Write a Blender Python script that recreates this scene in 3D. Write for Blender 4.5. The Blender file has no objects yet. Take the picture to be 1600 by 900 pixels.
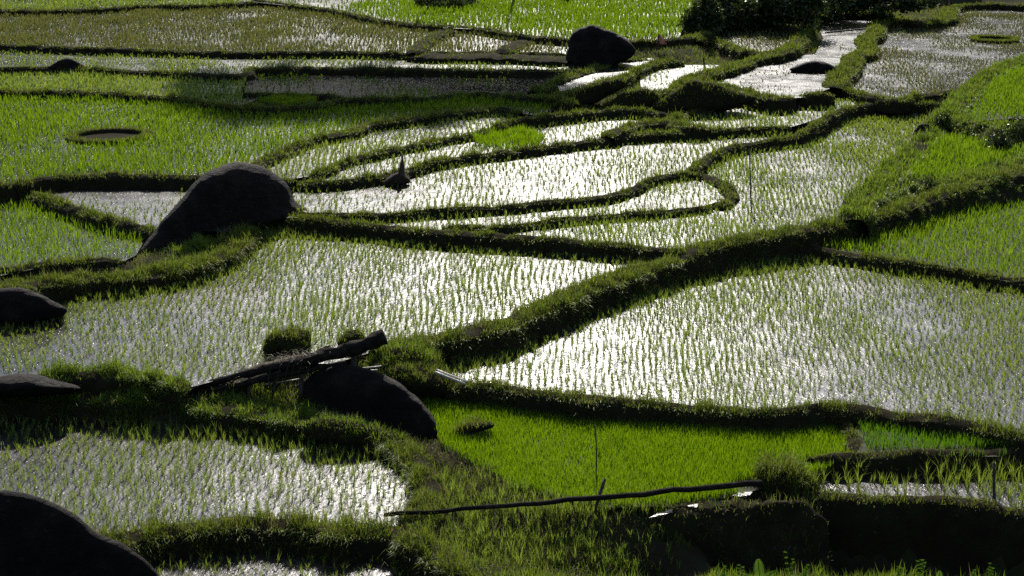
import bpy, math, random
import numpy as np
from mathutils import Vector, noise, kdtree

random.seed(7)
RNG = np.random.default_rng(11)
scene = bpy.context.scene
C = scene.collection

# ------------------------------------------------------------------ camera, sky, sun, exposure
CAM_Z = 12.0
PITCH = math.radians(15.8)
FPX = 2400.0                                   # focal length in pixels of a 1600 px wide picture
cam = bpy.data.cameras.new("camera")
cam.sensor_width = 36.0
cam.lens = FPX / 1600.0 * 36.0
cam.clip_start = 0.1
cam.clip_end = 6000.0
cam_ob = bpy.data.objects.new("camera", cam)
cam_ob.location = (0, 0, CAM_Z)
cam_ob.rotation_euler = (math.radians(90) - PITCH, 0, 0)
C.objects.link(cam_ob)
scene.camera = cam_ob

SUN_EL = math.radians(33.0)
SUN_AZ = math.radians(2.0)                     # clockwise from +Y
world = bpy.data.worlds.new("World")
scene.world = world
world.use_nodes = True
wn = world.node_tree
bg = wn.nodes["Background"]
sky = wn.nodes.new("ShaderNodeTexSky")
sky.sky_type = 'NISHITA'
sky.sun_disc = False
sky.sun_elevation = SUN_EL
sky.sun_rotation = SUN_AZ
sky.air_density = 1.0
sky.dust_density = 0.7
wn.links.new(sky.outputs["Color"], bg.inputs["Color"])
bg.inputs["Strength"].default_value = 0.11

sun = bpy.data.lights.new("sun", 'SUN')
sun.energy = 5.0
sun.angle = math.radians(0.5)
sun.color = (1.0, 0.955, 0.875)
sun_ob = bpy.data.objects.new("sun", sun)
C.objects.link(sun_ob)
SDIR = Vector((math.sin(SUN_AZ) * math.cos(SUN_EL), math.cos(SUN_AZ) * math.cos(SUN_EL), math.sin(SUN_EL)))
sun_ob.rotation_euler = SDIR.to_track_quat('Z', 'Y').to_euler()
sun_ob.location = (0, 60, 60)

vs = scene.view_settings
vs.view_transform = 'Standard'
vs.look = 'None'
vs.exposure = 0.62
vs.gamma = 1.0
vs.use_curve_mapping = False
scene.cycles.max_bounces = 6
scene.cycles.transmission_bounces = 4
scene.cycles.transparent_max_bounces = 4
scene.cycles.caustics_reflective = False
scene.cycles.caustics_refractive = False
scene.cycles.use_denoising = False
scene.cycles.sample_clamp_indirect = 4.0
scene.cycles.sample_clamp_direct = 8.0

# ------------------------------------------------------------------ picture <-> place
CP, SP = math.cos(PITCH), math.sin(PITCH)
FWD = np.array([0.0, CP, -SP]); UP = np.array([0.0, SP, CP]); RIGHT = np.array([1.0, 0, 0])
EYE = np.array([0.0, 0.0, CAM_Z])


def ray(px, py):
    return FWD + RIGHT * ((px - 800.0) / FPX) + UP * ((450.0 - py) / FPX)


def at(px, py, z):
    """the point at height z that the photograph shows at pixel (px, py)"""
    d = ray(px, py)
    return EYE + d * ((z - CAM_Z) / d[2])


def at_depth(px, py, dep):
    return EYE + ray(px, py) * dep


def to_px(P):
    """pixels of an (n,3) array of points"""
    Q = np.asarray(P, float) - EYE
    f = Q @ FWD
    return np.stack([800 + FPX * Q[:, 0] / f, 450 - FPX * (Q @ UP) / f, f], 1)


def smooth(pts, step, closed=False):
    """Catmull-Rom through pts (any dimension), resampled about every step"""
    p = np.asarray(pts, float)
    n = len(p)
    if n == 2 and not closed:
        m = max(2, int(np.linalg.norm(p[1] - p[0]) / step) + 1)
        t = np.linspace(0, 1, m)[:, None]
        return p[0] * (1 - t) + p[1] * t
    out = []
    last = n if closed else n - 1
    for i in range(last):
        if closed:
            a, b, c, d = p[(i - 1) % n], p[i], p[(i + 1) % n], p[(i + 2) % n]
        else:
            b, c = p[i], p[i + 1]
            a = p[i - 1] if i else 2 * b - c
            d = p[i + 2] if i + 2 < n else 2 * c - b
        m = max(1, int(round(np.linalg.norm(c - b) / step)))
        for k in range(m):
            t = k / m
            out.append(0.5 * ((2 * b) + (c - a) * t + (2 * a - 5 * b + 4 * c - d) * t * t + (3 * b - a - 3 * c + d) * t ** 3))
    if not closed:
        out.append(p[-1])
    return np.array(out)


def in_poly(X, Y, poly):
    x0, y0 = poly[:, 0], poly[:, 1]
    x1, y1 = np.roll(x0, -1), np.roll(y0, -1)
    r = np.zeros(X.shape, bool)
    for a, b, c, d in zip(x0, y0, x1, y1):
        if b == d:
            continue
        r ^= ((b > Y) != (d > Y)) & (X < (c - a) * (Y - b) / (d - b) + a)
    return r


def nz(x, y, z=0.0):
    return noise.noise(Vector((x, y, z)))


# ------------------------------------------------------------------ materials
def new_mat(name):
    m = bpy.data.materials.new(name)
    m.use_nodes = True
    nt = m.node_tree
    nt.nodes.clear()
    out = nt.nodes.new("ShaderNodeOutputMaterial")
    return m, nt, out


def N(nt, typ, **kw):
    n = nt.nodes.new(typ)
    for k, v in kw.items():
        if k in n.inputs:
            n.inputs[k].default_value = v
        else:
            setattr(n, k, v)
    return n


def ramp(nt, fac, stops):
    r = nt.nodes.new("ShaderNodeValToRGB")
    e = r.color_ramp.elements
    e[0].position, e[0].color = stops[0][0], (*stops[0][1], 1)
    e[1].position, e[1].color = stops[-1][0], (*stops[-1][1], 1)
    for p, c in stops[1:-1]:
        q = e.new(p)
        q.color = (*c, 1)
    nt.links.new(fac, r.inputs[0])
    return r.outputs[0]


def leaf_mat(name, c1, c2, trans=0.55, gloss=0.10, rough=0.35, straw=0.0):
    """thin leaf: reflects, glows through when the sun is behind it, a little sheen; colour drifts per blade and per patch"""
    m, nt, out = new_mat(name)
    at_ = N(nt, "ShaderNodeAttribute", attribute_name="rnd")
    pos = N(nt, "ShaderNodeNewGeometry")
    no = N(nt, "ShaderNodeTexNoise", Scale=0.7, Detail=3.0)
    nt.links.new(pos.outputs["Position"], no.inputs["Vector"])
    add = N(nt, "ShaderNodeMath", operation='ADD')
    nt.links.new(at_.outputs["Fac"], add.inputs[0])
    nt.links.new(no.outputs["Fac"], add.inputs[1])
    hv = N(nt, "ShaderNodeMath", operation='MULTIPLY')
    hv.inputs[1].default_value = 0.5
    nt.links.new(add.outputs[0], hv.inputs[0])
    col = ramp(nt, hv.outputs[0], [(0.15, c1), (0.85, c2)])
    if straw:
        st = N(nt, "ShaderNodeMath", operation='GREATER_THAN'); st.inputs[1].default_value = 1.0 - straw
        nt.links.new(at_.outputs["Fac"], st.inputs[0])
        mx = N(nt, "ShaderNodeMix", data_type='RGBA')
        mx.inputs["B"].default_value = (0.15, 0.115, 0.045, 1)
        nt.links.new(st.outputs[0], mx.inputs["Factor"]); nt.links.new(col, mx.inputs["A"])
        col = mx.outputs["Result"]
    df = N(nt, "ShaderNodeBsdfDiffuse")
    tr = N(nt, "ShaderNodeBsdfTranslucent")
    gl = N(nt, "ShaderNodeBsdfGlossy", Roughness=rough)
    gl.inputs["Color"].default_value = (0.8, 0.8, 0.75, 1)
    nt.links.new(col, df.inputs["Color"])
    nt.links.new(col, tr.inputs["Color"])
    m1 = N(nt, "ShaderNodeMixShader"); m1.inputs[0].default_value = trans
    nt.links.new(df.outputs[0], m1.inputs[1]); nt.links.new(tr.outputs[0], m1.inputs[2])
    m2 = N(nt, "ShaderNodeMixShader"); m2.inputs[0].default_value = gloss
    nt.links.new(m1.outputs[0], m2.inputs[1]); nt.links.new(gl.outputs[0], m2.inputs[2])
    nt.links.new(m2.outputs[0], out.inputs["Surface"])
    return m


def rough_mat(name, stops, scale=3.0, rough=0.9, bump=0.4, bscale=12.0, spec=0.3, rrange=None):
    m, nt, out = new_mat(name)
    pos = N(nt, "ShaderNodeNewGeometry")
    no = N(nt, "ShaderNodeTexNoise", Scale=scale, Detail=8.0, Roughness=0.65)
    nt.links.new(pos.outputs["Position"], no.inputs["Vector"])
    col = ramp(nt, no.outputs["Fac"], stops)
    b = N(nt, "ShaderNodeBsdfPrincipled", Roughness=rough)
    b.inputs["Specular IOR Level"].default_value = spec
    nt.links.new(col, b.inputs["Base Color"])
    n2 = N(nt, "ShaderNodeTexNoise", Scale=bscale, Detail=8.0, Roughness=0.7)
    nt.links.new(pos.outputs["Position"], n2.inputs["Vector"])
    bp = N(nt, "ShaderNodeBump", Strength=bump, Distance=0.06)
    nt.links.new(n2.outputs["Fac"], bp.inputs["Height"])
    nt.links.new(bp.outputs[0], b.inputs["Normal"])
    if rrange:
        mr = N(nt, "ShaderNodeMapRange")
        mr.inputs[3].default_value, mr.inputs[4].default_value = rrange
        nt.links.new(n2.outputs["Fac"], mr.inputs[0])
        nt.links.new(mr.outputs[0], b.inputs["Roughness"])
    nt.links.new(b.outputs[0], out.inputs["Surface"])
    return m


def water_mat(name, mud=(0.016, 0.013, 0.009), rough=(0.26, 0.40), ripple=0.75, rscale=10.0, patch=0.6, flecks=1.0, fscale=8.5, smooth_=0.34):
    """shallow muddy water: smooth reflecting film broken by wind-ruffled skin, small ripples, round bumps added for sun glints"""
    m, nt, out = new_mat(name)
    pos = N(nt, "ShaderNodeNewGeometry")
    b = N(nt, "ShaderNodeBsdfPrincipled", IOR=1.33)
    n0 = N(nt, "ShaderNodeTexNoise", Scale=patch, Detail=4.0)
    nt.links.new(pos.outputs["Position"], n0.inputs["Vector"])
    mr = N(nt, "ShaderNodeMapRange")
    mr.inputs[1].default_value, mr.inputs[2].default_value = 0.32, 0.68
    mr.inputs[3].default_value, mr.inputs[4].default_value = rough
    nt.links.new(n0.outputs["Fac"], mr.inputs[0])
    nt.links.new(mr.outputs[0], b.inputs["Roughness"])
    n3 = N(nt, "ShaderNodeTexNoise", Scale=2.5, Detail=6.0)
    nt.links.new(pos.outputs["Position"], n3.inputs["Vector"])
    col = ramp(nt, n3.outputs["Fac"], [(0.3, tuple(v * 0.6 for v in mud)), (0.7, tuple(v * 1.4 for v in mud))])
    nt.links.new(col, b.inputs["Base Color"])
    n1 = N(nt, "ShaderNodeTexNoise", Scale=rscale, Detail=3.0, Roughness=0.6)
    nt.links.new(pos.outputs["Position"], n1.inputs["Vector"])
    bp = N(nt, "ShaderNodeBump", Strength=ripple, Distance=0.02)
    nt.links.new(n1.outputs["Fac"], bp.inputs["Height"])
    vo = N(nt, "ShaderNodeTexVoronoi", Scale=fscale, feature='F1')
    nt.links.new(pos.outputs["Position"], vo.inputs["Vector"])
    dm = N(nt, "ShaderNodeMapRange", interpolation_type='SMOOTHSTEP')
    dm.inputs[1].default_value, dm.inputs[2].default_value = 0.08, 0.30
    dm.inputs[3].default_value, dm.inputs[4].default_value = 1.0, 0.0
    nt.links.new(vo.outputs["Distance"], dm.inputs[0])
    b2 = N(nt, "ShaderNodeBump", Strength=flecks, Distance=0.014)
    nt.links.new(dm.outputs[0], b2.inputs["Height"])
    nt.links.new(bp.outputs[0], b2.inputs["Normal"])
    nt.links.new(b2.outputs[0], b.inputs["Normal"])
    # smooth film: clear reflections of sky and plants, plus the bumps added for sun glints
    f = N(nt, "ShaderNodeBsdfPrincipled", IOR=1.33, Roughness=0.10)
    nt.links.new(col, f.inputs["Base Color"])
    bq = N(nt, "ShaderNodeBump", Strength=0.12, Distance=0.02)
    nt.links.new(n1.outputs["Fac"], bq.inputs["Height"])
    b3 = N(nt, "ShaderNodeBump", Strength=flecks, Distance=0.014)
    nt.links.new(dm.outputs[0], b3.inputs["Height"])
    nt.links.new(bq.outputs[0], b3.inputs["Normal"])
    nt.links.new(b3.outputs[0], f.inputs["Normal"])
    n4 = N(nt, "ShaderNodeTexNoise", Scale=1.7, Detail=3.0)
    nt.links.new(pos.outputs["Position"], n4.inputs["Vector"])
    mk = N(nt, "ShaderNodeMapRange")
    mk.inputs[1].default_value, mk.inputs[2].default_value = 0.3, 0.7
    mk.inputs[3].default_value, mk.inputs[4].default_value = max(0, smooth_ - .3), min(1, smooth_ + .3)
    nt.links.new(n4.outputs["Fac"], mk.inputs[0])
    mx = N(nt, "ShaderNodeMixShader")
    nt.links.new(mk.outputs[0], mx.inputs[0])
    nt.links.new(b.outputs[0], mx.inputs[1]); nt.links.new(f.outputs[0], mx.inputs[2])
    nt.links.new(mx.outputs[0], out.inputs["Surface"])
    return m


M = {}
M["soil"] = rough_mat("wet_soil", [(0.3, (0.014, 0.011, 0.006)), (0.55, (0.026, 0.021, 0.011)), (0.75, (0.022, 0.032, 0.009))], 2.5, 1.0, 0.8, 14.0, 0.03)
M["ground"] = rough_mat("hill_ground", [(0.3, (0.016, 0.014, 0.007)), (0.5, (0.034, 0.028, 0.015)), (0.7, (0.024, 0.038, 0.009))], 1.2, 1.0, 0.8, 9.0, 0.03)
def rock_mat(name):
    m, nt, out = new_mat(name)
    pos = N(nt, "ShaderNodeNewGeometry")
    no = N(nt, "ShaderNodeTexNoise", Scale=1.4, Detail=10.0, Roughness=0.7)
    nt.links.new(pos.outputs["Position"], no.inputs["Vector"])
    col = ramp(nt, no.outputs["Fac"], [(0.32, (0.006, 0.0045, 0.0035)), (0.5, (0.013, 0.0095, 0.007)), (0.62, (0.026, 0.019, 0.014)), (0.78, (0.05, 0.038, 0.028))])
    li = N(nt, "ShaderNodeTexNoise", Scale=6.0, Detail=6.0, Roughness=0.7)
    nt.links.new(pos.outputs["Position"], li.inputs["Vector"])
    lm = N(nt, "ShaderNodeMapRange"); lm.inputs[1].default_value, lm.inputs[2].default_value = 0.62, 0.70
    nt.links.new(li.outputs["Fac"], lm.inputs[0])
    mix = N(nt, "ShaderNodeMix", data_type='RGBA')
    mix.inputs["B"].default_value = (0.045, 0.045, 0.030, 1)
    nt.links.new(lm.outputs[0], mix.inputs["Factor"]); nt.links.new(col, mix.inputs["A"])
    b = N(nt, "ShaderNodeBsdfPrincipled", Roughness=0.78)
    b.inputs["Specular IOR Level"].default_value = 0.10
    nt.links.new(mix.outputs["Result"], b.inputs["Base Color"])
    mp = N(nt, "ShaderNodeMapping"); mp.inputs["Scale"].default_value = (1.0, 1.0, 2.6); mp.inputs["Rotation"].default_value = (0.3, 0.5, 0.2)
    nt.links.new(pos.outputs["Position"], mp.inputs["Vector"])
    n2 = N(nt, "ShaderNodeTexNoise", Scale=2.2, Detail=12.0, Roughness=0.72)
    nt.links.new(mp.outputs[0], n2.inputs["Vector"])
    vo = N(nt, "ShaderNodeTexVoronoi", Scale=1.1, feature='DISTANCE_TO_EDGE')
    nt.links.new(mp.outputs[0], vo.inputs["Vector"])
    cr = N(nt, "ShaderNodeMapRange"); cr.inputs[1].default_value, cr.inputs[2].default_value = 0.0, 0.05
    nt.links.new(vo.outputs["Distance"], cr.inputs[0])
    b1 = N(nt, "ShaderNodeBump", Strength=1.0, Distance=0.22); nt.links.new(n2.outputs["Fac"], b1.inputs["Height"])
    b2 = N(nt, "ShaderNodeBump", Strength=0.5, Distance=0.04); nt.links.new(cr.outputs[0], b2.inputs["Height"]); nt.links.new(b1.outputs[0], b2.inputs["Normal"])
    nt.links.new(b2.outputs[0], b.inputs["Normal"])
    nt.links.new(b.outputs[0], out.inputs["Surface"])
    return m


M["rock"] = rock_mat("cracked_boulder_rock")
M["rock_wet"] = rough_mat("wet_slab_rock", [(0.3, (0.005, 0.004, 0.003)), (0.7, (0.014, 0.010, 0.007))], 3.0, 0.7, 1.0, 9.0, 0.06)
M["water"] = water_mat("paddy_water_skin")
M["water_calm"] = water_mat("paddy_water_calm", rough=(0.05, 0.16), ripple=0.25, rscale=5.0, flecks=0.3)
M["water_ruffled"] = water_mat("paddy_water_ruffled", rough=(0.33, 0.46), ripple=0.7, rscale=9.0, smooth_=0.25)
M["mud"] = rough_mat("nursery_mud", [(0.3, (0.015, 0.014, 0.007)), (0.7, (0.035, 0.035, 0.014))], 3.0, 0.8, 0.6, 14.0, 0.15)
M["water_far"] = water_mat("paddy_water_far", rough=(0.22, 0.38), ripple=1.1, rscale=6.0, patch=0.35, fscale=7.0)
M["grass"] = leaf_mat("bund_grass", (0.060, 0.090, 0.007), (0.178, 0.220, 0.015), 0.58, 0.025, 0.45, 0.09)
M["grass_bright"] = leaf_mat("lit_grass", (0.070, 0.122, 0.007), (0.190, 0.255, 0.014), 0.6, 0.03, 0.4, 0.05)
M["grass_dry"] = leaf_mat("dry_grass", (0.060, 0.050, 0.022), (0.120, 0.105, 0.040), 0.4, 0.05, 0.5)
M["rice"] = leaf_mat("rice_blade", (0.115, 0.165, 0.014), (0.235, 0.300, 0.030), 0.62, 0.045, 0.38)
M["rice_deep"] = leaf_mat("rice_blade_deep", (0.070, 0.140, 0.004), (0.175, 0.250, 0.007), 0.68, 0.015, 0.38)
M["rice_olive"] = leaf_mat("rice_blade_olive", (0.088, 0.098, 0.014), (0.165, 0.165, 0.030), 0.5, 0.05, 0.4)
M["rice_lime"] = leaf_mat("nursery_blade", (0.095, 0.182, 0.002), (0.192, 0.287, 0.004), 0.6, 0.02, 0.4)
M["rice_green"] = leaf_mat("plot_blade", (0.055, 0.135, 0.004), (0.115, 0.218, 0.007), 0.6, 0.02, 0.4)
M["leaf_dark"] = leaf_mat("shrub_leaf", (0.022, 0.036, 0.008), (0.060, 0.080, 0.016), 0.4, 0.03, 0.3)
M["fern"] = leaf_mat("fern_leaf", (0.060, 0.130, 0.012), (0.110, 0.190, 0.020), 0.55, 0.0, 0.45)
M["wood"] = rough_mat("weathered_wood", [(0.3, (0.035, 0.026, 0.018)), (0.7, (0.11, 0.085, 0.062))], 6.0, 0.75, 0.8, 25.0, 0.3)
M["wood_dark"] = rough_mat("dark_wet_wood", [(0.3, (0.012, 0.009, 0.007)), (0.55, (0.03, 0.022, 0.016)), (0.75, (0.07, 0.054, 0.04))], 9.0, 0.9, 1.0, 30.0, 0.08)
M["thatch"] = rough_mat("brown_thatch", [(0.3, (0.035, 0.022, 0.014)), (0.7, (0.09, 0.06, 0.04))], 8.0, 0.85, 1.0, 30.0, 0.2)
M["bamboo"] = rough_mat("pale_bamboo", [(0.3, (0.42, 0.36, 0.26)), (0.7, (0.58, 0.52, 0.42))], 6.0, 0.4, 0.2, 20.0, 0.5)
M["cloth"] = rough_mat("orange_cloth", [(0.3, (0.55, 0.16, 0.10)), (0.7, (0.70, 0.26, 0.17))], 6.0, 0.9, 0.3, 20.0, 0.1)
M["bark"] = rough_mat("bark", [(0.3, (0.03, 0.024, 0.018)), (0.7, (0.08, 0.065, 0.05))], 5.0, 0.9, 0.8, 20.0, 0.2)


# ------------------------------------------------------------------ mesh helpers
def mesh_np(name, verts, quads=None, tris=None, mat=None, rnd=None, shade=True):
    me = bpy.data.meshes.new(name)
    verts = np.asarray(verts, np.float32)
    nq = 0 if quads is None else len(quads)
    nt_ = 0 if tris is None else len(tris)
    loops = []
    if nq:
        loops.append(np.asarray(quads, np.int32).ravel())
    if nt_:
        loops.append(np.asarray(tris, np.int32).ravel())
    loops = np.concatenate(loops)
    sizes = np.concatenate([np.full(nq, 4, np.int32), np.full(nt_, 3, np.int32)])
    starts = np.concatenate([[0], np.cumsum(sizes)[:-1]]).astype(np.int32)
    me.vertices.add(len(verts))
    me.vertices.foreach_set("co", verts.ravel())
    me.loops.add(len(loops))
    me.loops.foreach_set("vertex_index", loops)
    me.polygons.add(nq + nt_)
    me.polygons.foreach_set("loop_start", starts)
    me.polygons.foreach_set("loop_total", sizes)
    if shade:
        me.polygons.foreach_set("use_smooth", np.ones(nq + nt_, bool))
    me.update(calc_edges=True)
    if rnd is not None:
        a = me.attributes.new("rnd", 'FLOAT', 'POINT')
        a.data.foreach_set("value", np.asarray(rnd, np.float32))
    if mat:
        me.materials.append(mat)
    return me


def obj(name, me, parent=None, label=None, cat=None, kind=None, group=None, loc=None):
    o = bpy.data.objects.new(name, me)
    C.objects.link(o)
    if parent is not None:
        o.parent = parent
    if loc is not None:
        o.location = loc
    for k, v in (("label", label), ("category", cat), ("kind", kind), ("group", group)):
        if v:
            o[k] = v
    return o


def blades(base, length, width, lean, heading=None, bend=0.5, twist=None):
    """n curved blades (two-segment strips): returns verts, quads, tris, rnd"""
    n = len(base)
    base = np.asarray(base, float)
    length = np.broadcast_to(np.asarray(length, float), n)
    width = np.broadcast_to(np.asarray(width, float), n)
    lean = np.broadcast_to(np.asarray(lean, float), n)
    h = RNG.uniform(0, 2 * np.pi, n) if heading is None else heading
    tw = RNG.uniform(-1.2, 1.2, n) if twist is None else twist
    d = np.stack([np.cos(h), np.sin(h), np.zeros(n)], 1)
    wv = np.stack([np.cos(h + np.pi / 2 + tw), np.sin(h + np.pi / 2 + tw), np.zeros(n)], 1) * (width / 2)[:, None]
    a1 = lean * 0.7
    a2 = lean * (1 + 2 * bend)
    up = np.array([0, 0, 1.0])
    mid = base + (d * np.sin(a1)[:, None] + up * np.cos(a1)[:, None]) * (length * 0.55)[:, None]
    tip = mid + (d * np.sin(a2)[:, None] + up * np.cos(a2)[:, None]) * (length * 0.45)[:, None]
    V = np.empty((n, 5, 3))
    V[:, 0] = base - wv * 0.7
    V[:, 1] = base + wv * 0.7
    V[:, 2] = mid + wv
    V[:, 3] = mid - wv
    V[:, 4] = tip
    i = (np.arange(n) * 5)[:, None]
    quads = i + np.array([[0, 1, 2, 3]])
    tris = i + np.array([[3, 2, 4]])
    rnd = np.repeat(RNG.random(n), 5)
    return V.reshape(-1, 3), quads, tris, rnd


def blade_mesh(name, args, mat):
    v, q, t, r = args
    return mesh_np(name, v, q, t, mat, r)


# ------------------------------------------------------------------ the terraces: levels, fields, banks
#  field: level, back edge (traced at the water line), front edge (traced on its own bank), left to right
FIELDS = {}


def field(key, level, back, front, **kw):
    b = np.array([at(x, y, level) for x, y in back])
    f = np.array([at(x, y, level + 0.12) for x, y in front])
    f[:, 2] = level
    b = b.copy()
    b[:, 1] += 0.35
    poly = np.concatenate([b, f[::-1]])
    FIELDS[key] = dict(level=level, poly=poly, **kw)


BUNDS = []


def bund(label, pts, zu, zl, w=0.45, c=0.12, grass=1.0, face=0.5, hgt=0.13, mat="grass", taper=True, slope=0.25, ends=None):
    """an earth bank: crest line in the picture, low side on the right hand of travel.  zu, zl: water level above and below."""
    k = len(pts)
    zus = np.broadcast_to(np.asarray(zu, float), k)
    zls = np.broadcast_to(np.asarray(zl, float), k)
    P = np.array([at(p[0], p[1], z + c) for p, z in zip(pts, zus)])
    A = np.concatenate([P, zus[:, None], zls[:, None]], 1)
    BUNDS.append(dict(label=label, A=A, w=w, c=c, grass=grass, face=face, hgt=hgt, mat=mat, taper=taper, slope=slope))


zA, zB, zC, zD, zE = 0.22, 0.49, 0.50, 0.68, 0.36
zF, zG, zH, zL = 0.85, 1.22, 1.08, 1.60
zI, zJ, zK, zK2 = 1.42, 1.52, 1.66, 1.80
zM, zN, zN2, zN3 = 1.85, 2.10, 1.95, 1.82
zV, zO, zP, zQ, zR, zR2 = 1.85, 2.30, 2.50, 2.72, 2.98, 3.2
zX, zW, zT, zS, zU = 2.42, 2.22, 2.30, 2.05, 2.62
zH2, zH3 = 1.72, 2.15

# ---- fields
field("A", zA, [(120, 872), (225, 868), (320, 864), (420, 861), (500, 866), (580, 884), (640, 910)], [(120, 985), (640, 985)], mat="water_ruffled", rice="rice", sp=0.21, h=0.20, dens=0.8)
field("B", zB, [(-160, 648), (0, 656), (100, 664), (200, 672), (300, 682), (390, 692), (470, 702), (540, 711), (590, 720), (625, 742), (640, 765)],
      [(-160, 870), (100, 860), (190, 838), (233, 828), (311, 816), (389, 812), (466, 816), (540, 826), (600, 826), (632, 805)], mat="water_ruffled", rice="rice", sp=0.168, h=0.235)
field("C", zC, [(640, 624), (700, 626), (763, 640), (841, 650), (919, 655), (997, 650), (1070, 656), (1138, 662), (1230, 664), (1300, 655), (1335, 690)],
      [(690, 690), (740, 722), (800, 752), (880, 772), (960, 784), (1050, 782), (1130, 770), (1200, 752), (1270, 735), (1330, 716)], mat="mud", rice="rice_lime", dense=1350, h=0.22, dens=1.0)
field("D", zD, [(1345, 664), (1400, 658), (1480, 666), (1545, 684), (1575, 700)], [(1340, 702), (1400, 705), (1480, 706), (1575, 704)], mat="mud", rice="rice_green", dense=1000, h=0.22)
field("E", zE, [(1215, 742), (1300, 738), (1400, 742), (1500, 742), (1600, 738), (1720, 738)], [(1215, 765), (1280, 772), (1360, 778), (1440, 777), (1520, 784), (1600, 803), (1720, 812)],
      mat="water", rice="rice", sp=0.22, h=0.46, dens=0.95, big=True)
field("F", zF, [(680, 575), (720, 562), (800, 546), (870, 520), (940, 490), (1010, 462), (1080, 437), (1140, 420), (1200, 403), (1262, 402), (1330, 414), (1397, 424), (1465, 435), (1532, 447), (1600, 457), (1740, 478)],
      [(700, 592), (763, 602), (841, 612), (919, 620), (997, 626), (1070, 633), (1138, 638), (1215, 642), (1254, 636), (1293, 631), (1352, 636), (1410, 644), (1488, 655), (1565, 670), (1600, 678), (1740, 700)],
      mat="water", rice="rice", sp=0.155, h=0.20)
field("G", zG, [(-160, 520), (0, 520), (70, 505), (110, 480), (130, 462), (200, 452), (280, 440), (340, 424), (375, 400), (400, 372), (470, 362), (560, 370), (631, 382), (732, 392), (834, 398), (935, 403), (1010, 408)],
      [(-160, 590), (0, 588), (70, 584), (155, 583), (233, 588), (300, 596), (360, 580), (430, 560), (520, 560), (600, 537), (665, 527), (732, 518), (800, 500), (867, 469), (935, 442), (1002, 419)],
      mat="water", rice="rice", sp=0.16, h=0.195)
field("H", zH, [(1215, 385), (1290, 378), (1340, 368), (1400, 352), (1450, 334), (1510, 314), (1600, 290), (1740, 262)], [(1209, 379), (1262, 385), (1330, 395), (1397, 405), (1465, 415), (1532, 427), (1600, 436), (1740, 458)],
      mat="mud", rice="rice_deep", sp=0.13, h=0.31, dens=0.98)
field("I", zI, [(1080, 262), (1121, 243), (1161, 232), (1235, 223), (1262, 206), (1296, 186), (1330, 174), (1364, 168), (1418, 168), (1455, 180)],
      [(800, 362), (880, 372), (960, 384), (1050, 392), (1127, 378), (1195, 365), (1262, 352), (1310, 335), (1350, 300), (1400, 262), (1440, 215)], mat="water", rice="rice", sp=0.16, h=0.205)
FIELDS["I"]["cut"] = True
field("J", zJ, [(560, 341), (665, 336), (783, 329), (851, 322), (935, 314), (986, 302), (1030, 286), (1080, 282), (1100, 290)],
      [(560, 347), (640, 353), (732, 353), (800, 351), (867, 343), (969, 334), (1070, 326), (1125, 308)], mat="water", rice="rice", sp=0.20, h=0.18)
field("K", zK, [(440, 296), (530, 292), (590, 289), (640, 280), (682, 263), (749, 252), (817, 244), (867, 237), (935, 229), (1002, 220), (1070, 215), (1144, 209), (1200, 206), (1240, 205)],
      [(440, 334), (530, 333), (597, 333), (665, 328), (783, 321), (851, 314), (935, 306), (986, 294), (1019, 275), (1073, 266), (1090, 254), (1121, 236), (1161, 224), (1235, 214)], mat="water", rice="rice", sp=0.21, h=0.17, dens=0.85)
field("K2", zK2, [(40, 286), (120, 286), (200, 287), (280, 287), (360, 288)], [(50, 290), (90, 312), (140, 330), (190, 343), (235, 352), (360, 356)], mat="water_ruffled", rice="rice", sp=0.25, h=0.12, dens=0.35)
field("L", zL, [(-160, 286), (0, 296), (40, 304), (90, 322), (140, 340), (190, 353), (222, 362), (226, 372)], [(-160, 430), (0, 424), (60, 412), (120, 408), (170, 403), (196, 400), (212, 392)], mat="water", rice="rice_deep", sp=0.15, h=0.30, dens=0.97)
field("N", zN, [(-160, 150), (0, 150), (135, 152), (202, 156), (287, 164), (337, 174), (405, 178), (472, 177), (506, 170), (560, 160), (665, 159), (739, 153), (783, 156), (861, 161), (880, 168)],
      [(-160, 290), (0, 282), (60, 277), (120, 272), (220, 273), (300, 274), (380, 276), (415, 252), (479, 221), (540, 206), (581, 192), (648, 184), (716, 174), (783, 169), (840, 176)], mat="water_far", rice="rice_deep", sp=0.165, h=0.30, dens=0.98)
field("N2", zN2, [(400, 262), (440, 245), (479, 228), (540, 214), (581, 200), (648, 192), (716, 182), (783, 177), (820, 182)],
      [(380, 276), (440, 276), (496, 268), (540, 250), (581, 239), (648, 226), (699, 216), (733, 209), (790, 192)], mat="water_far", rice="rice", sp=0.20, h=0.21, dens=0.95)
field("N3", zN3, [(470, 278), (496, 275), (540, 258), (581, 248), (648, 234), (699, 224), (733, 219), (790, 212), (850, 206)],
      [(470, 284), (530, 281), (570, 277), (631, 266), (682, 251), (749, 241), (817, 233), (850, 228)], mat="water", rice="rice", sp=0.20, h=0.19, dens=0.9)
field("M", zM, [(770, 206), (786, 202), (817, 193), (867, 187), (935, 180), (1000, 177), (1050, 180)], [(770, 238), (817, 233), (867, 226), (935, 217), (1002, 208), (1060, 205)], mat="water", rice="rice", sp=0.20, h=0.19)
field("V", zV, [(1060, 196), (1094, 182), (1144, 169), (1212, 165), (1262, 157), (1310, 153), (1340, 158)], [(1060, 206), (1144, 201), (1229, 196), (1262, 186), (1296, 174), (1335, 164)], mat="water", rice="rice", sp=0.20, h=0.22)
field("O", zO, [(-160, 108), (0, 113), (78, 111), (135, 113), (236, 118), (351, 123), (385, 120)], [(-160, 143), (0, 142), (135, 143), (202, 147), (287, 153), (340, 160), (378, 160)], mat="water_far", rice="rice", sp=0.18, h=0.28, dens=0.95)
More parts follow.
